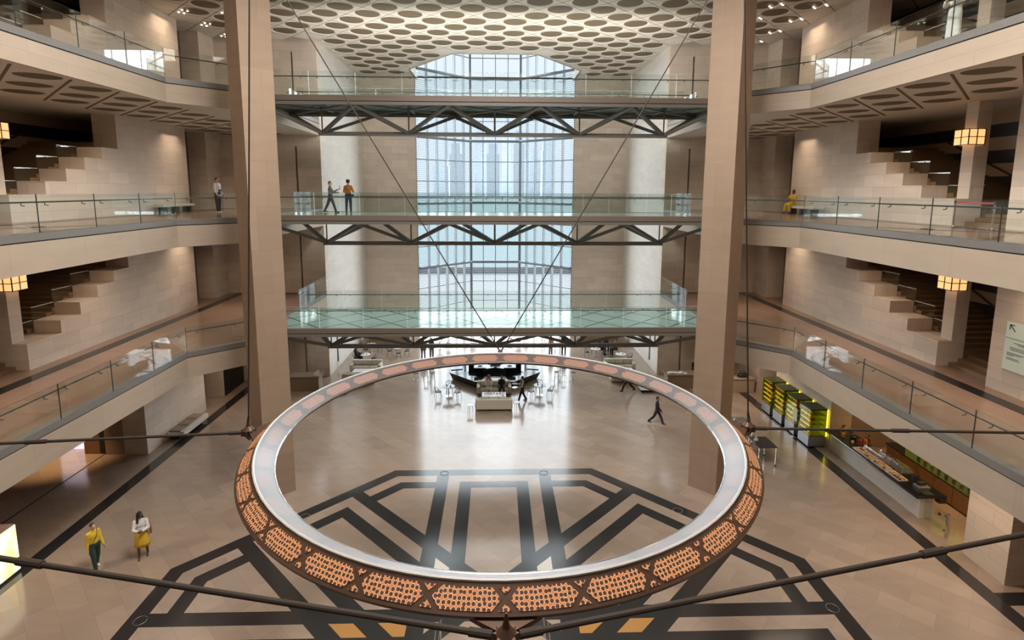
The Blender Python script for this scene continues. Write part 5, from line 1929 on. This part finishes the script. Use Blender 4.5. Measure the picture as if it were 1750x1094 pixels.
def person(label, loc, rz, H=1.75, skin='tan', hair=('short', (0.02, 0.015, 0.012)), top=None, top_len=0.0, sleeves=True, bottom=None, skirt=None, robe=None,
           shoes=(0.02, 0.02, 0.02), legs=((0, 0, 3), (0, 0, 3)), arms=((5, 8, 15), (5, 8, 15)), head_turn=0, lean=0, group=None, extra=None, lift=0.0, vox=0.013, fore=None, sit=False, seat_z=None):
    """legs: (thigh pitch, knee bend, outward) right/left; arms: (pitch, outward, elbow bend)"""
    t = thing('person', label, 'person', loc, group)
    t.rotation_euler = (0, 0, rz)
    k = H / 1.75
    J = {}
    LT, LS = 0.43, 0.415
    hipz = 0.92
    ankles = []
    for i, sd_ in enumerate((-1, 1)):
        th, kn, ou = legs[i]
        hip = Vector((sd_ * 0.095, 0, hipz))
        knee = hip + vec(th, ou, sd_) * LT
        ank = knee + vec(th - kn, ou * 0.5, sd_) * LS
        J['hip', i], J['knee', i], J['ank', i] = hip, knee, ank
        ankles.append(ank.z)
    dz = 0.085 - min(ankles)
    up = Vector((0, 0, dz))
    for key in list(J):
        J[key] = J[key] + up
    R_ = Matrix.Rotation(math.radians(lean), 3, 'X')   # lean forward about the hips
    piv = Vector((0, 0, 0.95)) + up

    def T(x, y, z):
        p = Vector((x, y, z)) - Vector((0, 0, 0.95))
        return piv + R_ @ p
    J['neck'] = T(0, 0.005, 1.47)
    J['head'] = T(0, -0.012, 1.625)
    for i, sd_ in enumerate((-1, 1)):
        sh = T(sd_ * 0.168, 0.0, 1.392)
        pi_, ou, el = arms[i][:3]
        inn = arms[i][3] if len(arms[i]) > 3 else 0
        d1 = vec(pi_, ou, sd_)
        elb = sh + d1 * 0.285
        d2 = vec(pi_ + el, ou * 0.4, sd_)
        d2 = (Matrix.Rotation(math.radians(-sd_ * inn), 3, 'Z') @ d2).normalized() if inn else d2
        wr = elb + d2 * 0.255
        J['sh', i], J['elb', i], J['wr', i], J['hd', i] = sh, elb, wr, d2
    KM = Matrix.Scale(k, 4)
    HT = Matrix.Rotation(math.radians(head_turn), 3, 'Z')

    def hp(x, y, z):
        return J['head'] + R_ @ (HT @ Vector((x, y, z)))
    # body: one continuous skin
    b = MB()
    b.ell(J['head'], (0.076, 0.094, 0.115), 14, 10, rot=R_ @ HT)
    b.ell(hp(0, -0.025, -0.06), (0.056, 0.062, 0.055), 12, 8)
    b.capsule(hp(0, -0.088, 0.012), hp(0, -0.112, -0.022), 0.010, 0.015)
    for sx in (-1, 1):
        b.ell(hp(sx * 0.078, 0.008, -0.008), (0.012, 0.024, 0.034), 8, 6)
    b.capsule(J['head'] + Vector((0, 0.01, -0.05)), J['neck'] - Vector((0, 0, 0.05)), 0.055, 0.060)
    b.ell(T(0, 0, 1.27), (0.158, 0.105, 0.185), 14, 10, rot=R_)
    b.ell(T(0, 0, 1.08), (0.14, 0.098, 0.20), 14, 10, rot=R_)
    b.ell(T(0, 0, 0.95), (0.158, 0.112, 0.12), 14, 10, rot=R_)
    b.capsule(J['sh', 0], J['sh', 1], 0.052, 0.052)
    for i in (0, 1):
        b.capsule(J['neck'] - Vector((0, 0, 0.03)), J['sh', i], 0.05, 0.048)
    for i in (0, 1):
        b.capsule(J['hip', i], J['knee', i], 0.083, 0.055)
        b.capsule(J['knee', i], J['ank', i], 0.056, 0.036)
        a_ = J['ank', i]
        b.capsule(a_ + Vector((0, 0.03, -0.045)), a_ + Vector((0, -0.15, -0.055)), 0.036, 0.028)
        b.capsule(J['sh', i], J['elb', i], 0.050, 0.040)
        b.capsule(J['elb', i], J['wr', i], 0.040, 0.027)
        d = J['hd', i]
        sd_ = -1 if i == 0 else 1
        lat = d.cross(Vector((sd_, 0, 0)))
        if lat.length < 0.2:
            lat = d.cross(Vector((0, 0, 1)))
        lat.normalize()
        pn = d.cross(lat).normalized()
        if pn.x * sd_ > 0:
            pn = -pn                      # towards the body: the way the fingers curl
        w = J['wr', i]
        b.capsule(w, w + d * 0.075, 0.026, 0.030)
        b.capsule(w + d * 0.05 - lat * 0.022, w + d * 0.05 + lat * 0.022, 0.019, 0.019)
        for q, (of, ln) in enumerate(((-0.034, 0.052), (-0.0115, 0.066), (0.0115, 0.072), (0.034, 0.062))):
            k0 = w + d * 0.085 + lat * of
            k1 = k0 + (d * 0.9 + pn * 0.35).normalized() * ln * 0.55
            k2x = k1 + (d * 0.55 + pn * 0.8).normalized() * ln * 0.5
            b.capsule(k0, k1, 0.0095, 0.009, 7, 3)
            b.capsule(k1, k2x, 0.009, 0.008, 7, 3)
        tb = w + d * 0.03 + lat * 0.028
        tm = tb + (d * 0.6 + lat * 0.75 + pn * 0.2).normalized() * 0.04
        b.capsule(tb, tm, 0.012, 0.010, 7, 3)
        b.capsule(tm, tm + (d * 0.9 + pn * 0.35).normalized() * 0.032, 0.010, 0.009, 7, 3)
    remeshed('body', b, SKIN[skin], t, vox * 0.85 * k, 2, KM)

    def part(name, mb, mat, smooth=True):
        mb.v = [KM @ p for p in mb.v]
        o = mb.build(name, mat, None, smooth=smooth)
        o.parent = t
        return o
    # face
    dk = simple('eye_dark', (0.012, 0.01, 0.01), 0.3)
    for sx in (-1, 1):
        part('eye', MB().ell(hp(sx * 0.030, -0.087, 0.012), (0.011, 0.008, 0.008), 8, 6), dk)
    part('mouth', MB().ell(hp(0, -0.094, -0.058), (0.022, 0.008, 0.006), 8, 6), simple('lips', (0.33, 0.12, 0.10), 0.5))
    # hair or head cloth
    hk, hc = hair
    hm = simple('hair_%d_%d_%d' % tuple(int(c * 255) for c in hc), hc, 0.65)
    hb = MB()
    if hk == 'short':
        hb.ell(hp(0, 0.014, 0.030), (0.083, 0.093, 0.100), 14, 10, rot=R_ @ HT)
        hb.ell(hp(0, 0.045, -0.02), (0.073, 0.062, 0.075), 12, 8)
        remeshed('hair', hb, hm, t, vox * k, 2, KM)
    elif hk == 'curly':
        rg_ = random.Random(4)
        hb.ell(hp(0, 0.02, 0.035), (0.095, 0.10, 0.105), 14, 10)
        for _ in range(26):
            a, e_ = rg_.uniform(0, 2 * PI), rg_.uniform(0.1, 1.4)
            hb.ell(hp(0.095 * math.cos(a) * math.cos(e_), 0.03 + 0.09 * math.sin(a) * math.cos(e_), 0.03 + 0.10 * math.sin(e_)), (0.03, 0.03, 0.03), 7, 5)
        remeshed('hair', hb, hm, t, vox * k, 2, KM)
    elif hk == 'bun':
        hb.ell(hp(0, 0.014, 0.030), (0.083, 0.093, 0.100), 14, 10)
        hb.ell(hp(0, 0.05, -0.03), (0.073, 0.065, 0.09), 12, 8)
        hb.ell(hp(0, 0.11, -0.01), (0.04, 0.04, 0.04), 10, 6)
        remeshed('hair', hb, hm, t, vox * k, 2, KM)
    elif hk == 'long':
        hb.ell(hp(0, 0.014, 0.032), (0.088, 0.098, 0.105), 14, 10)
        hb.capsule(hp(0, 0.06, 0.0), hp(0, 0.085, -0.26), 0.085, 0.075)
        for sx in (-1, 1):
            hb.capsule(hp(sx * 0.075, 0.02, 0.0), hp(sx * 0.10, -0.01, -0.25), 0.035, 0.04)
        remeshed('hair', hb, hm, t, vox * k, 3, KM)
    elif hk in ('scarf', 'ghutra'):
        hb.ell(hp(0, 0.018, 0.028), (0.094, 0.104, 0.112), 14, 10)
        hb.capsule(hp(0, 0.05, -0.02), hp(0, 0.10, -0.24), 0.095, 0.11)
        for sx in (-1, 1):
            hb.capsule(hp(sx * 0.075, 0.0, -0.02), hp(sx * 0.12, -0.03, -0.25), 0.038, 0.055)
        if hk == 'scarf':
            hb.capsule(hp(-0.06, -0.05, -0.13), hp(0.06, -0.05, -0.13), 0.05, 0.05)
        remeshed('head_scarf', hb, hm, t, vox * k, 3, KM)
        if hk == 'ghutra':
            part('head_cord', MB().tube([hp(0.098 * math.cos(a * PI / 12), 0.018 + 0.108 * math.sin(a * PI / 12), 0.07) for a in range(25)], 0.011, 6, cap=False), dk)
    # clothing
    if top is not None:
        tb_ = MB()
        g = 0.013
        tb_.ell(T(0, 0, 1.265), (0.162 + g, 0.107 + g, 0.185), 14, 10, rot=R_)
        tb_.ell(T(0, 0, 1.09), (0.148 + g, 0.104 + g, 0.19), 14, 10, rot=R_)
        tb_.capsule(J['sh', 0], J['sh', 1], 0.060, 0.060)
        for i in (0, 1):
            tb_.capsule(J['neck'] - Vector((0, 0, 0.035)), J['sh', i], 0.058, 0.055)
        tb_.capsule(T(0, 0.0, 1.43), T(0, 0, 1.475), 0.075, 0.064)
        if top_len > 0:
            tb_.capsule(T(-0.07, 0, 0.97), T(-0.085, 0, 0.95 - top_len), 0.105, 0.115)
            tb_.capsule(T(0.07, 0, 0.97), T(0.085, 0, 0.95 - top_len), 0.105, 0.115)
        for i in (0, 1):
            tb_.capsule(J['sh', i], J['elb', i], 0.053 + g, 0.044 + g)
            if sleeves:
                tb_.capsule(J['elb', i], J['elb', i] + (J['wr', i] - J['elb', i]) * 0.92, 0.044 + g, 0.036 + g * 0.6)
        remeshed('top', tb_, top, t, vox * k, 3, KM)
    if bottom is not None:
        bb = MB()
        g = 0.017
        bb.ell(T(0, 0, 0.96), (0.160 + g, 0.114 + g, 0.13), 14, 10, rot=R_)
        for i in (0, 1):
            bb.capsule(J['hip', i], J['knee', i], 0.086 + g, 0.060 + g)
            bb.capsule(J['knee', i], J['knee', i] + (J['ank', i] - J['knee', i]) * 0.94, 0.060 + g, 0.046 + g)
        remeshed('trousers', bb, bottom, t, vox * k, 3, KM)
    if skirt is not None:
        mat, z_end = skirt
        prof = [(0.13, 1.06), (0.165, 1.0), (0.20, 0.90), (0.235, z_end + 0.12), (0.25, z_end), (0.235, z_end + 0.004), (0.20, 0.8), (0.14, 0.98)]
        sb = MB()
        n_ = 36
        v, f = [], []
        for r_, z in prof:
            for q in range(n_):
                a = 2 * PI * q / n_
                fold = 1 + 0.045 * math.sin(9 * a) * max(0, (1.0 - z) / 0.5)
                v.append(Vector((r_ * fold * math.cos(a), r_ * fold * 0.80 * math.sin(a), z)) + up)
        for i in range(len(prof) - 1):
            for q in range(n_):
                q2 = (q + 1) % n_
                f.append((i * n_ + q, i * n_ + q2, (i + 1) * n_ + q2, (i + 1) * n_ + q))
        sb.add(v, f)
        part('skirt', sb, mat)
    if robe is not None:
        rb = MB()
        if sit:
            for i in (0, 1):
                rb.capsule(J['hip', i], J['knee', i], 0.12, 0.10)
                rb.capsule(J['knee', i], J['ank', i] + Vector((0, 0, 0.06)), 0.10, 0.09)
            rb.capsule(J['knee', 0], J['knee', 1], 0.085, 0.085)
        else:
            for q in range(6):
                x = -0.10 + 0.04 * q
                rb.capsule(Vector((x * 0.8, 0, 0.98)) + up, Vector((x * 1.25, 0, 0.16)), 0.11, 0.085)
        rb.ell(T(0, 0, 1.28), (0.19, 0.13, 0.19), 14, 10, rot=R_)
        rb.ell(T(0, 0, 1.05), (0.175, 0.13, 0.22), 14, 10, rot=R_)
        rb.capsule(J['sh', 0], J['sh', 1], 0.066, 0.066)
        for i in (0, 1):
            rb.capsule(J['sh', i], J['elb', i], 0.07, 0.065)
            rb.capsule(J['elb', i], J['elb', i] + (J['wr', i] - J['elb', i]) * 0.92, 0.065, 0.06)
        remeshed('robe', rb, robe, t, vox * k, 3, KM)
    shm = simple('shoe_%d_%d_%d' % tuple(int(c * 255) for c in shoes), shoes, 0.5)
    for i in (0, 1):
        a_ = J['ank', i]
        sbm = MB()
        sbm.capsule(a_ + Vector((0, 0.035, -0.042)), a_ + Vector((0, -0.155, -0.050)), 0.043, 0.034)
        sbm.capsule(a_ + Vector((0, 0.02, -0.005)), a_ + Vector((0, 0.02, -0.045)), 0.044, 0.044)
        remeshed('shoe', sbm, shm, t, vox * k, 2, KM)
    if seat_z is not None:
        # the seat height decides how high the figure sits: feet follow from the shank
        pass
    return t, J, KM


def accessory(name, mb, mat, t, KM, smooth=False):
    mb.v = [KM @ p for p in mb.v]
    o = mb.build(name, mat, None, smooth=smooth)
    o.parent = t
    return o


# --- man in yellow on the left floor, walking towards the right
t, J, KM = person('person in yellow top and dark green trousers on the left of the floor', (-14.75, 18.95, 0), math.radians(66), 1.86, 'light', ('short', (0.05, 0.025, 0.02)),
                  top=cloth('yellow', (0.72, 0.50, 0.04)), bottom=cloth('dark_green', (0.02, 0.045, 0.035)), shoes=(0.72, 0.70, 0.62),
                  legs=((16, 6, 3), (-10, 8, 3)), arms=((-8, 5, 16), (10, 4, 20)), vox=0.012)
accessory('bag_strap', MB().tube([J['sh', 1] + Vector((-0.05, -0.02, 0.09)), Vector((0.04, -0.14, 1.30)), Vector((-0.12, -0.125, 1.04))], 0.010, 6), M_SEATBLK, t, KM)
w_ = J['wr', 0] + J['hd', 0] * 0.11
accessory('phone', MB().box(w_.x - 0.006, w_.x + 0.006, w_.y - 0.035, w_.y + 0.035, w_.z - 0.09, w_.z + 0.05), M_CHROME, t, KM)

# --- woman in white top and yellow skirt
t, J, KM = person('person with long dark hair, white blouse and yellow skirt', (-13.45, 19.6, 0), math.radians(28), 1.86, 'dark', ('long', (0.012, 0.010, 0.012)),
                  top=cloth('white_blouse', (0.72, 0.70, 0.68)), skirt=(cloth('mustard', (0.70, 0.43, 0.03)), 0.46), shoes=(0.10, 0.05, 0.03),
                  legs=((7, 4, 2), (-5, 3, 3)), arms=((22, 10, 72, 40), (18, 12, 74, 45)), head_turn=35, vox=0.012)
accessory('shoulder_bag', MB().box(0.24, 0.32, -0.10, 0.10, 0.88, 1.06), simple('tan_leather', (0.30, 0.10, 0.03), 0.5), t, KM)
accessory('bag_strap', MB().tube([J['sh', 1] + Vector((-0.03, 0, 0.085)), Vector((0.285, -0.03, 1.25)), Vector((0.285, -0.05, 1.06))], 0.010, 6), simple('tan_leather', (0.30, 0.10, 0.03), 0.5), t, KM)

# --- man in dark suit walking to the right
M_SUIT = cloth('dark_suit', (0.022, 0.021, 0.024))
t, J, KM = person('person in a dark suit and white shirt striding across the floor by the right pillar', (9.83, 31.1, 0), math.radians(62), 1.80, 'tan', ('short', (0.02, 0.015, 0.012)),
                  top=M_SUIT, top_len=0.02, bottom=M_SUIT, legs=((-22, 22, 2), (26, 6, 2)), arms=((28, 6, 14), (-20, 8, 16)))
accessory('shirt_front', MB().ell((0, -0.108, 1.36), (0.035, 0.022, 0.10), 10, 8), M_WHITE, t, KM, True)
# --- second person in black, only the legs show below the ring
person('person in black trousers walking beside the right sofas, mostly hidden by the ring', (9.35, 36.5, 0), math.radians(-75), 1.78, 'tan', top=cloth('grey_shirt', (0.30, 0.30, 0.31)),
       bottom=M_SUIT, legs=((28, 6, 2), (-24, 20, 2)), arms=((-20, 8, 20), (24, 8, 18)))
# --- waiter
t, J, KM = person('person in a dark waistcoat and pale shirt carrying a tray beside the fountain sofas', (1.85, 34.85, 0), math.radians(-80), 1.78, 'tan', ('short', (0.015, 0.012, 0.01)),
                  top=cloth('pale_shirt', (0.62, 0.60, 0.56)), bottom=M_SUIT, legs=((-12, 14, 2), (22, 6, 2)), arms=((18, 8, 78), (14, 8, 60)))
vb = MB()
vb.ell((0, 0.0, 1.27), (0.19, 0.132, 0.17), 14, 10)
vb.ell((0, 0, 1.08), (0.172, 0.128, 0.17), 14, 10)
remeshed('waistcoat', vb, M_SUIT, t, 0.014, 3, KM)
w_ = J['wr', 0] + J['hd', 0] * 0.12
accessory('tray', MB().lathe([(0.18, 0.0), (0.19, 0.02), (0.17, 0.02), (0.16, 0.008)], (w_.x, w_.y, w_.z + 0.01), 20), M_SEATBLK, t, KM)

# --- two people on the sofa
SITL = ((86, 88, 5), (86, 86, 6))
person('person in white robe and red checked headscarf seated on the sofa by the fountain', (-0.42, 36.2, 0.0), 0, 1.76, 'tan', ('ghutra', (0.52, 0.09, 0.09)), robe=cloth('white_robe', (0.78, 0.77, 0.75)),
       legs=SITL, arms=((28, 8, 62, 15), (28, 8, 62, 15)), sit=True)
person('person in black with short dark hair seated at the right end of the same sofa', (0.48, 36.2, 0.0), 0, 1.72, 'tan', ('short', (0.015, 0.012, 0.012)), top=cloth('black', (0.02, 0.02, 0.022)),
       bottom=M_SUIT, legs=SITL, arms=((30, 8, 60, 15), (30, 8, 60, 15)), sit=True)
# --- woman in black at the left cafe table
M_ABAYA = cloth('abaya', (0.015, 0.015, 0.017))
person('person in a black robe and black headscarf seated at the left cafe table', (-11.27, 43.1, 0.0), math.radians(90), 1.70, 'light', ('scarf', (0.015, 0.015, 0.017)), robe=M_ABAYA,
       legs=SITL, arms=((40, 8, 50, 15), (40, 8, 50, 15)), sit=True)
# --- the group by the right wall
for x, y, rz, lab, col, hr in ((9.02, 45.15, 70, 'person in black robe and scarf at the right wall table, left seat', (0.015, 0.015, 0.017), 'scarf'),
                               (10.38, 45.15, -70, 'person in blue shirt at the right wall table, right seat', (0.16, 0.22, 0.33), 'short'),
                               (9.7, 46.12, 0, 'person in dark grey at the right wall table, far seat', (0.05, 0.05, 0.055), 'short')):
    if hr == 'scarf':
        person(lab, (x, y, 0), math.radians(rz), 1.7, 'tan', (hr, col), robe=cloth('robe_black', col), legs=SITL, arms=((35, 8, 55, 15), (35, 8, 55, 15)), sit=True)
    else:
        person(lab, (x, y, 0), math.radians(rz), 1.75, 'tan', (hr, (0.015, 0.012, 0.012)), top=cloth('shirt_%d' % int(x * 10), col), bottom=M_SUIT, legs=SITL, arms=((35, 8, 55, 15), (35, 8, 55, 15)), sit=True)
# --- people standing deep in the bay
person('person in a rust red top standing in the bay left of the fountain', (-5.95, 43.9, 0), math.radians(20), 1.75, 'tan', ('short', (0.03, 0.015, 0.01)), top=cloth('rust', (0.42, 0.20, 0.16)), bottom=cloth('grey_trousers', (0.20, 0.20, 0.21)))
person('person in black top standing beside the one in rust red', (-5.3, 44.2, 0), math.radians(-20), 1.76, 'tan', top=cloth('black', (0.02, 0.02, 0.022)), bottom=cloth('grey_trousers', (0.20, 0.20, 0.21)))
person('person in a pale pink top standing in the bay right of the fountain', (4.75, 45.0, 0), math.radians(30), 1.70, 'light', top=cloth('pink', (0.70, 0.45, 0.38)), bottom=cloth('grey_trousers', (0.20, 0.20, 0.21)))
person('person in black standing in the bay right of the fountain', (5.9, 45.2, 0), math.radians(-15), 1.80, 'tan', top=cloth('black', (0.02, 0.02, 0.022)), bottom=M_SUIT)
# --- man behind the right desk
person('person in black bending over the right reception desk', (14.75, 38.45, 0), 0, 1.78, 'tan', ('short', (0.015, 0.012, 0.012)), top=cloth('black', (0.02, 0.02, 0.022)), bottom=M_SUIT,
       arms=((22, 8, 25, 10), (22, 8, 25, 10)), lean=12)
# --- second gallery
t, J, KM = person('person in pale shirt looking up beside the left pillar on the second gallery', (-16.2, 32.6, F2), math.radians(75), 2.05, 'tan', ('short', (0.02, 0.015, 0.012)),
                  top=cloth('pale_grey_shirt', (0.60, 0.59, 0.56)), top_len=0.08, bottom=M_SUIT, shoes=(0.75, 0.74, 0.72), arms=((6, 10, 30), (-8, 10, 40)), legs=((6, 3, 3), (-4, 2, 3)))
accessory('camera_strap', MB().tube([J['neck'] + Vector((-0.06, -0.03, 0.03)), Vector((-0.05, -0.14, 1.3)), Vector((0.02, -0.14, 1.12))], 0.010, 6), simple('red_strap', (0.5, 0.05, 0.05), 0.6), t, KM)
accessory('camera', MB().box(-0.05, 0.08, -0.20, -0.11, 1.05, 1.15), M_SEATBLK, t, KM)
t, J, KM = person('person in grey holding up a tablet on the middle footbridge', (-9.85, 33.2, F2), math.radians(110), 1.92, 'light', ('short', (0.20, 0.07, 0.03)), top=cloth('grey_jumper', (0.17, 0.165, 0.18)),
                  bottom=cloth('charcoal', (0.055, 0.05, 0.05)), legs=((20, 4, 2), (-18, 8, 2)), arms=((34, 6, 86), (20, 6, 70)))
w_ = J['wr', 0] + J['hd', 0] * 0.11
accessory('tablet', MB().box(w_.x - 0.02, w_.x + 0.15, w_.y - 0.03, w_.y - 0.018, w_.z - 0.06, w_.z + 0.18), simple('tablet_dark', (0.06, 0.06, 0.065), 0.3), t, KM)
t, J, KM = person('person in burnt orange shirt seen from behind on the middle footbridge', (-8.72, 33.0, F2), math.radians(175), 1.95, 'tan', ('curly', (0.015, 0.012, 0.012)), top=cloth('burnt_orange', (0.42, 0.15, 0.03)),
                  bottom=cloth('navy', (0.03, 0.035, 0.06)), arms=((14, 16, 72, 20), (10, 16, 60, 20)), legs=((3, 2, 1), (-3, 2, 1)))
accessory('bag_strap', MB().tube([Vector((0.12, 0.06, 1.47)), Vector((0.02, 0.15, 1.3)), Vector((-0.14, 0.12, 1.02)), Vector((-0.19, 0.04, 0.95))], 0.010, 6), M_SEATBLK, t, KM)
accessory('bag', MB().ell((-0.25, 0.0, 0.93), (0.06, 0.09, 0.08), 10, 8), M_SEATBLK, t, KM, True)
person('person in a yellow dress seated on the bench of the second gallery, right side', (19.0, 34.35, F2 + 0.02), math.radians(-70), 1.85, 'dark', ('bun', (0.012, 0.010, 0.010)), robe=cloth('yellow_dress', (0.62, 0.40, 0.03)),
       shoes=(0.08, 0.09, 0.25), legs=((80, 70, 4), (80, 78, 5)), arms=((38, 8, 62, 20), (34, 8, 66, 20)), sit=True)
# --- top gallery
t, J, KM = person('person in a long white robe holding a camera at the rail of the top gallery', (15.0, 18.2, F3), math.radians(-60), 1.78, 'tan', ('ghutra', (0.80, 0.79, 0.77)), robe=cloth('white_robe', (0.78, 0.77, 0.75)),
                  arms=((30, 14, 75, 30), (34, 14, 70, 30)))
accessory('camera', MB().box(-0.09, 0.06, -0.42, -0.30, 1.24, 1.34).add(*(lambda m: (m.v, m.f))(MB().tube([(0, -0.42, 1.29), (0, -0.54, 1.29)], 0.05, 12))), M_SEATBLK, t, KM)
